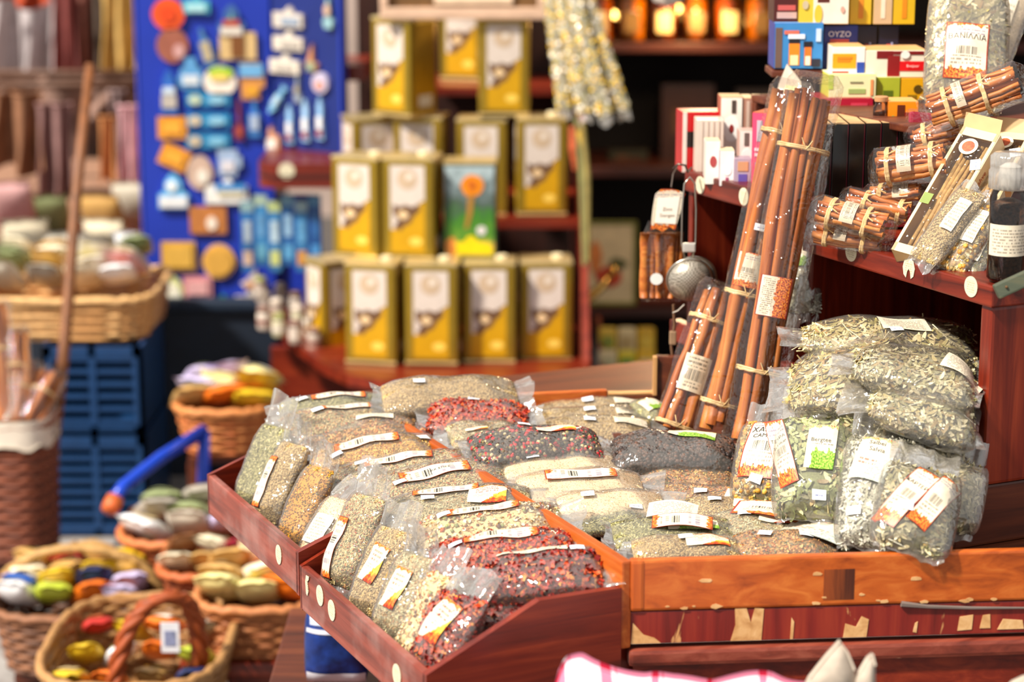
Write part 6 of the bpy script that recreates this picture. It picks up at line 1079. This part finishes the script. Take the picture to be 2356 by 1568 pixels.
# hanging and piled cloths far left
def drape(label, x0, x1, y0, y1, d, col, folds=4, amp=.03, name='hanging_cloth'):
    a = P(x0, y0, d); b = P(x1, y1, d); t = thing(name, label, 'cloth', (float((a[0] + b[0])/2), float(a[1]), float(b[2])), 'cloths at the far left stall'); nx, ny = 30, 14; V = []
    for i in range(nx):
        for j in range(ny): u_, v_ = i/(nx - 1), j/(ny - 1); V.append((a[0] + (b[0] - a[0])*(u_ + .04*math.sin(v_*5 + u_*9)), a[1] - amp*math.sin(u_*folds*6.28 + v_*1.5)*(.4 + .6*v_), a[2] + (b[2] - a[2])*v_ + .02*math.sin(u_*7)*v_))
    V = np.array(V); n = len(V); V2 = np.vstack([V, V + np.array([0, .006, 0])]); f = gridfaces(nx, ny); part('cloth_sheet', (V2, f + [tuple(i + n for i in q[::-1]) for q in f]), plain(col, .9, 0, .2, 18), t, True, True)
    part('top_hem', tube([V[i*ny] for i in range(nx)], .006, 6), plain(col, .9, 0, .1), t, True)
for a in [('white sheet hanging at the far left top', -20, 125, -40, 190, 7.9, 'b8b0b4', 2, .06), ('dusty pink cloth hanging at the top left', 118, 172, -40, 185, 7.7, '8d4a48', 2, .03), ('salmon pink cloth beside the dusty pink one', 160, 205, -40, 205, 7.75, 'a86e62', 2, .03), ('golden beige cloth hanging next to the blue board', 232, 345, -40, 205, 7.6, 'c8a460', 3, .04), ('grey-brown cloth between pink and beige cloths', 195, 240, -40, 240, 7.9, '6a5a50', 2, .03), ('rust-red cloth corner at the very top left', -20, 110, -40, 12, 7.4, 'a84020', 2, .03),
          ('pale rose cloth hanging low beside the blue board', 272, 345, 245, 440, 7.0, 'd8a8b0', 3, .03), ('mauve cloth hanging behind the pole', 85, 165, 240, 470, 7.0, '8d6a68', 2, .04), ('orange scarf strip hanging by the rose cloth', 228, 262, 270, 430, 7.05, 'b87a48', 1, .02), ('lilac-grey cloth by the rose cloth', 250, 285, 210, 420, 7.1, '9a8484', 2, .03), ('brown sack cloth at the far left edge', -20, 95, 215, 400, 7.0, '8a5f44', 2, .05), ('brown draped awning flap across the far stall', -20, 345, 180, 260, 7.3, '8a6c60', 3, .05)]: drape(*a)
t = thing('far_table', 'brown cloth-covered table at the far left', 'table', P(150, 500, 7.3)); part('table_cover', rbox(-2.6, -.9, 6.85, 7.9, .0, .52, .03), plain('7d5a46', .9, 0, .3, 8), t, True); part('table_edge', rbox(-2.62, -.88, 6.83, 7.92, .5, .54, .01), plain('96705a', .9, 0, .2), t, True)
t = thing('far_screen', 'dark brown fabric screen behind the far cloths', 'screen', P(150, 300, 8.3)); part('screen_panel', rbox(-2.8, -.85, 8.1, 8.14, .0, 1.5, .01), plain('6a4c40', .9, 0, .4, 5), t, True); part('screen_top', rbox(-2.8, -.85, 8.08, 8.16, 1.5, 1.53, .01), plain('4a3028', .8), t, True)
# pole, white pipe, dark basket of cinnamon
t = thing('wooden_pole', 'slim brown wooden pole leaning at the left', 'pole', P(118, 1060, 4.95)); part('pole_shaft', tube([P(122, 1040, 4.92), P(150, 780, 4.98), P(178, 420, 5.05), P(208, 150, 5.15)], [.013, .014, .013, .012], 10), plain('7a4a28', .55, 0, .25, 30), t, True, True); part('pole_cap', tube([P(118, 1085, 4.92), P(122, 1035, 4.92)], .0155, 10), plain('a08468', .6), t, True)
t = thing('white_pipe', 'pale plastic pipe standing in front of the blue crates', 'pipe', P(72, 1275, 4.9)); part('pipe_shaft', tube([P(76, 1262, 4.88), P(95, 1080, 4.9), P(108, 900, 4.93)], .014, 10), plain('c8b8a4', .5), t, True, True); part('pipe_end', tube([P(74, 1280, 4.88), P(77, 1255, 4.88)], .017, 10), plain('9a9aa4', .5), t, True)
base, w_, h_, dp = basket('tall dark wicker basket with white lining at the left edge', 5, 985, 4.75, 190, .18, 330, '6a3420', '84452c', .9, rows=22)
t = thing('basket_lining', 'white cloth lining folded over the tall dark basket', 'cloth', base + np.array([0, 0, h_])); q = rr_path(w_*1.08, dp*1.12, 40, 3.2); part('lining_fold', (np.array([(x, y, z + .006*math.sin(i*1.3)*(z < 0)) for i, (x, y) in enumerate(q) for z in (.016, .004, -.045)]), np.array(gridfaces(40, 3)).tolist() + [((39)*3 + j, j, j + 1, 39*3 + j + 1) for j in range(2)]), plain('ddd2c4', .85, 0, .08), t, smooth=True); part('lining_edge', tube([(x, y, -.045 + .006*math.sin(i*1.3)) for i, (x, y) in enumerate(q)], .003, 5, True), plain('cfc4b4', .85), t)
for k, (xa, ya, xb, yb2, c) in enumerate([(20, 970, -10, 700, 'leftmost long'), (45, 975, 35, 760, 'second'), (62, 975, 125, 860, 'slanting right'), (30, 980, 70, 840, 'short front')]): bundle('%s cinnamon bundle in the tall dark basket' % c, P(xa, ya, 4.82), P(xb, yb2, 4.88), .010, [(-1.7, 0), (0, .2), (1.7, 0), (0, 1.7)], (.6,), (), 'cinnamon_bundle', 'cinnamon bundles in the dark basket', True, 60 + k, .05)
# heap basket at the lower left, with tan arch handle
base, w_, h_, dp = basket('dark wicker basket heaped with colourful packets at the lower left', 150, 1425, 4.30, 380, .30, 150, '6a4430', '8a5a3c', .85, handle=(.10, 'b08850', .012))
heap('the heaped lower-left basket', base, w_, h_, dp, ['white', 'lime', 'orange', 'lilac', 'blue', 'yellow', 'navy', 'lilac', 'cream', 'tan', 'yellow', 'tan', 'tan', 'crimson', 'tan', 'yellow'], 4, (.075, .10, .04), 'packets in the heaped lower-left basket', .025)
t = thing('tan_hoop', 'tan woven hoop handle rising behind the packets', 'handle', P(210, 1330, 4.5)); part('hoop', tube([P(140, 1340, 4.5), P(148, 1290, 4.5), P(180, 1262, 4.5), P(215, 1256, 4.5), P(250, 1268, 4.5), P(280, 1310, 4.5), P(285, 1350, 4.5)], .016, 8), wick('b08850'), t, True, True); part('hoop_binding', tube([P(170, 1266, 4.49), P(182, 1260, 4.49)], .019, 8), wick('8a6434'), t, True)
# tan basket with twisted orange handle
base, w_, h_, dp = basket('tan basket with tall twisted orange handle at the bottom left', 272, 1580, 3.74, 430, .46, 200, '94683c', 'a87c4c', .82)
t = thing('twisted_handle', 'twisted orange willow handle arching over the tan basket', 'handle', P(360, 1568, 3.85))
for ph in (0, 2.1, 4.2):
    c_ = [P(258, 1600, 3.80), P(272, 1520, 3.80), P(298, 1440, 3.80), P(340, 1388, 3.81), P(390, 1368, 3.82), P(430, 1380, 3.84), P(452, 1430, 3.86), P(462, 1500, 3.88), P(440, 1580, 3.9)]
    pts = []
    for i in range(len(c_) - 1):
        for f in (0, .25, .5, .75): pts.append(c_[i]*(1 - f) + c_[i + 1]*f)
    part('willow_strand', tube([p + np.array([.009*math.cos(i*.8 + ph), .009*math.sin(i*.8 + ph), 0]) for i, p in enumerate(pts)], .009, 7), wick('94400f'), t, True, True)
heap('the tan handled basket', base, w_, h_, dp, ['yellow', 'orange', 'tan', 'navy', 'yellow', 'white', 'orange', 'lime', 'red', 'yellow', 'orange', 'grey'], 4, (.06, .08, .03), 'small packets in the tan handled basket', -.035)
t = thing('price_label', 'white hanging price label between the baskets', 'label', P(393, 1500, 3.78)); part('label_card', rbox(-.016, .016, -.001, .001, 0, .055, .0005), plain('d8d8e0', .5), t); part('label_print', rbox(-.010, .010, -.0018, -.001, .012, .040, 0), plain('7a80a0', .6, 0, .4, 120), t)
# right-hand wicker basket on a red plinth
base, w_, h_, dp = basket('orange-brown wicker basket with cream and orange packets beneath the tray', 580, 1405, 4.02, 280, .26, 130, '9a5a30', 'b87444', .8)
heap('the orange-brown basket', base, w_, h_, dp, ['pale yellow', 'pale yellow', 'orange', 'tan', 'cream', 'pale yellow', 'tan', 'cream', 'brown'], 3, (.085, .11, .04), 'packets in the orange-brown basket', .02)
t = thing('red_plinth', 'dark red wooden plinth under the orange-brown basket', 'plinth', (base[0], base[1], 0)); part('plinth_top', rbox(base[0] - .14, base[0] + .14, base[1] - .12, base[1] + .12, base[2] - .03, base[2] - .002, .004), RED(0), t, True); part('plinth_post', rbox(base[0] - .06, base[0] + .06, base[1] - .06, base[1] + .06, 0, base[2] - .03, .004), RED(2), t, True)
# upper wicker baskets and the blue trolley frame
base, w_, h_, dp = basket('reddish wicker basket with clear bags on the blue frame', 425, 1255, 4.45, 330, .30, 90, 'a04c24', 'c4703c', .78)
heap('the reddish wicker basket', base, w_, h_, dp, ['white', 'clear', 'lilac', 'grey', 'sage green', 'clear', 'sage green', 'grey', 'clear'], 3, (.09, .11, .04), 'bags in the reddish basket', .02)
base2, w2, h2, dp2 = basket('small reddish basket with red cloth below the clear bags', 470, 1330, 4.20, 230, .22, 70, '8a3a1c', 'b05a2c', .8)
heap('the small reddish basket', base2, w2, h2, dp2, ['cream', 'tan', 'crimson', 'brown', 'cream', 'crimson'], 3, (.075, .09, .03), 'packets in the small reddish basket', .01)
base, w_, h_, dp = basket('orange wicker basket with yellow packets behind the far tray', 505, 950, 4.95, 225, .28, 110, 'b4602c', 'd08448', .8)
heap('the far orange basket', base, w_, h_, dp, ['tan', 'orange', 'yellow', 'lilac', 'pale yellow', 'yellow', 'lilac', 'lilac', 'pale yellow'], 3, (.10, .11, .04), 'packets in the far orange basket', .02)
t = thing('blue_trolley', 'bright blue tubular trolley frame behind the baskets', 'trolley', P(450, 1200, 4.7)); BL = plain('0c3cb8', .3, 0, .05)
part('slanted_tube', tube([P(262, 1150, 4.62), P(285, 1118, 4.65), P(370, 1052, 4.75), P(470, 990, 4.85)], .015, 10), BL, t, True, True); part('upright_tube', tube([P(470, 990, 4.85), P(468, 1150, 4.85), P(466, 1330, 4.8)], .014, 10), BL, t, True, True); part('cross_tube', tube([P(300, 1255, 4.72), P(466, 1250, 4.8), P(600, 1250, 4.8)], .012, 10), BL, t, True, True); part('orange_grip', tube([P(252, 1175, 4.60), P(258, 1160, 4.61), P(266, 1146, 4.62)], .019, 10), plain('c8602c', .5), t, True, True)
t = thing('blue_package', 'blue and white printed plastic package hanging under the tray', 'package', P(780, 1560, 3.10)); s = 3.10/F; m = Matrix.Translation(Vector(P(780, 1490, 3.10)))
pil = Pillow(175*s, 150*s, .05, 0, np.random.default_rng(9)); R90 = frame(P(775, 1485, 3.10), (0.02, 0, 1), (0, -1, 0)); a = np.sin(np.linspace(-PI/2, PI/2, 16)); ph = np.linspace(0, 2*PI, 26, endpoint=False)
part('package_body', tr((pil.surf(a[:, None], ph[None]).reshape(-1, 3), gridfaces(16, 26, True)), R90), plain('142c6c', .3, 0, .6, 45, .3), t, True, True)
def pp(x0, x1, y0, y1, c):
    nx, ny = 8, 10; g = np.array([(x0 + (x1 - x0)*i/(nx - 1), y0 + (y1 - y0)*j/(ny - 1)) for i in range(nx) for j in range(ny)]); z = pil.ztop(g[:, 0], g[:, 1]) + .0015; part('white_band', tr((np.column_stack([g, z]), gridfaces(nx, ny)), R90), plain(c, .35), t, True, True)
pp(-86*s, -55*s, -68*s, 68*s, 'dcdce8'); pp(42*s, 52*s, -68*s, 68*s, 'd0d0e0'); pp(60*s, 82*s, -60*s, 60*s, 'b8c0dc')
t = thing('under_bench', 'dark bench in the shade beneath the trays', 'bench', U(.45, -.1, 0)); part('bench_top', rbox(-.35, .10, 2.82, 3.25, .452, .482, .004), BRN(0), t, True); part('bench_leg', rbox(-.33, -.29, 2.86, 2.89, 0, .452, .003), BRN(2), t, True); part('bench_leg', rbox(.04, .08, 2.86, 2.89, 0, .452, .003), BRN(2), t, True)

# low stools and crates that carry the raised baskets
for key, lb in (('reddish wicker basket with', 'slatted brown stool under the basket of clear bags'), ('small reddish', 'slatted brown stool under the small reddish basket'), ('orange wicker basket with yellow', 'slatted brown stool under the far orange basket'), ('dark wicker basket heaped', 'slatted brown stool under the heaped lower-left basket'), ('tall dark', 'slatted brown stool under the tall dark basket'), ('tan basket with tall', 'slatted brown stool under the tan handled basket')):
    for (l_, b_, w_, d_) in BASES:
        if l_.startswith(key) and b_[2] > .025:
            t = thing('slatted_stool', lb, 'stool', (b_[0], b_[1], 0), 'brown stools under the baskets'); hw_, hd_ = w_*.36, d_*.36; zt_ = b_[2] - .004
            for k in range(5): part('slat', rbox(-hw_, hw_, -hd_ + k*hd_*.4, -hd_ + k*hd_*.4 + hd_*.34, zt_ - .018, zt_, .002), BRN(0), t)
            for sx in (-1, 1):
                for sy in (-1, 1): part('leg', rbox(sx*hw_*.9 - .012, sx*hw_*.9 + .012, sy*hd_*.85 - .012, sy*hd_*.85 + .012, 0, zt_ - .018, .002), BRN(2), t)
    

t = thing('clothes_rail', 'wooden rail frame from which the far-left cloths hang', 'rail', (-1.6, 7.3, 0)); RW = plain('5a3a28', .6)
for (pa, pb, d) in (((-60, -46), (360, -46), 7.75), ((-60, 178), (360, 178), 7.25), ((-60, 205), (360, 205), 7.02)):
    a, b = P(*pa, d), P(*pb, d); b[2] = a[2]; b[1] = a[1]; part('cross_bar', tube([a + np.array([0, .012, .012]), b + np.array([0, .012, .012])], .012, 8), RW, t, True, True)
    for q in (a, b): part('post', tube([(q[0], q[1] + .03, 0), (q[0], q[1] + .03, q[2] + .02)], .014, 8), RW, t, True, True)
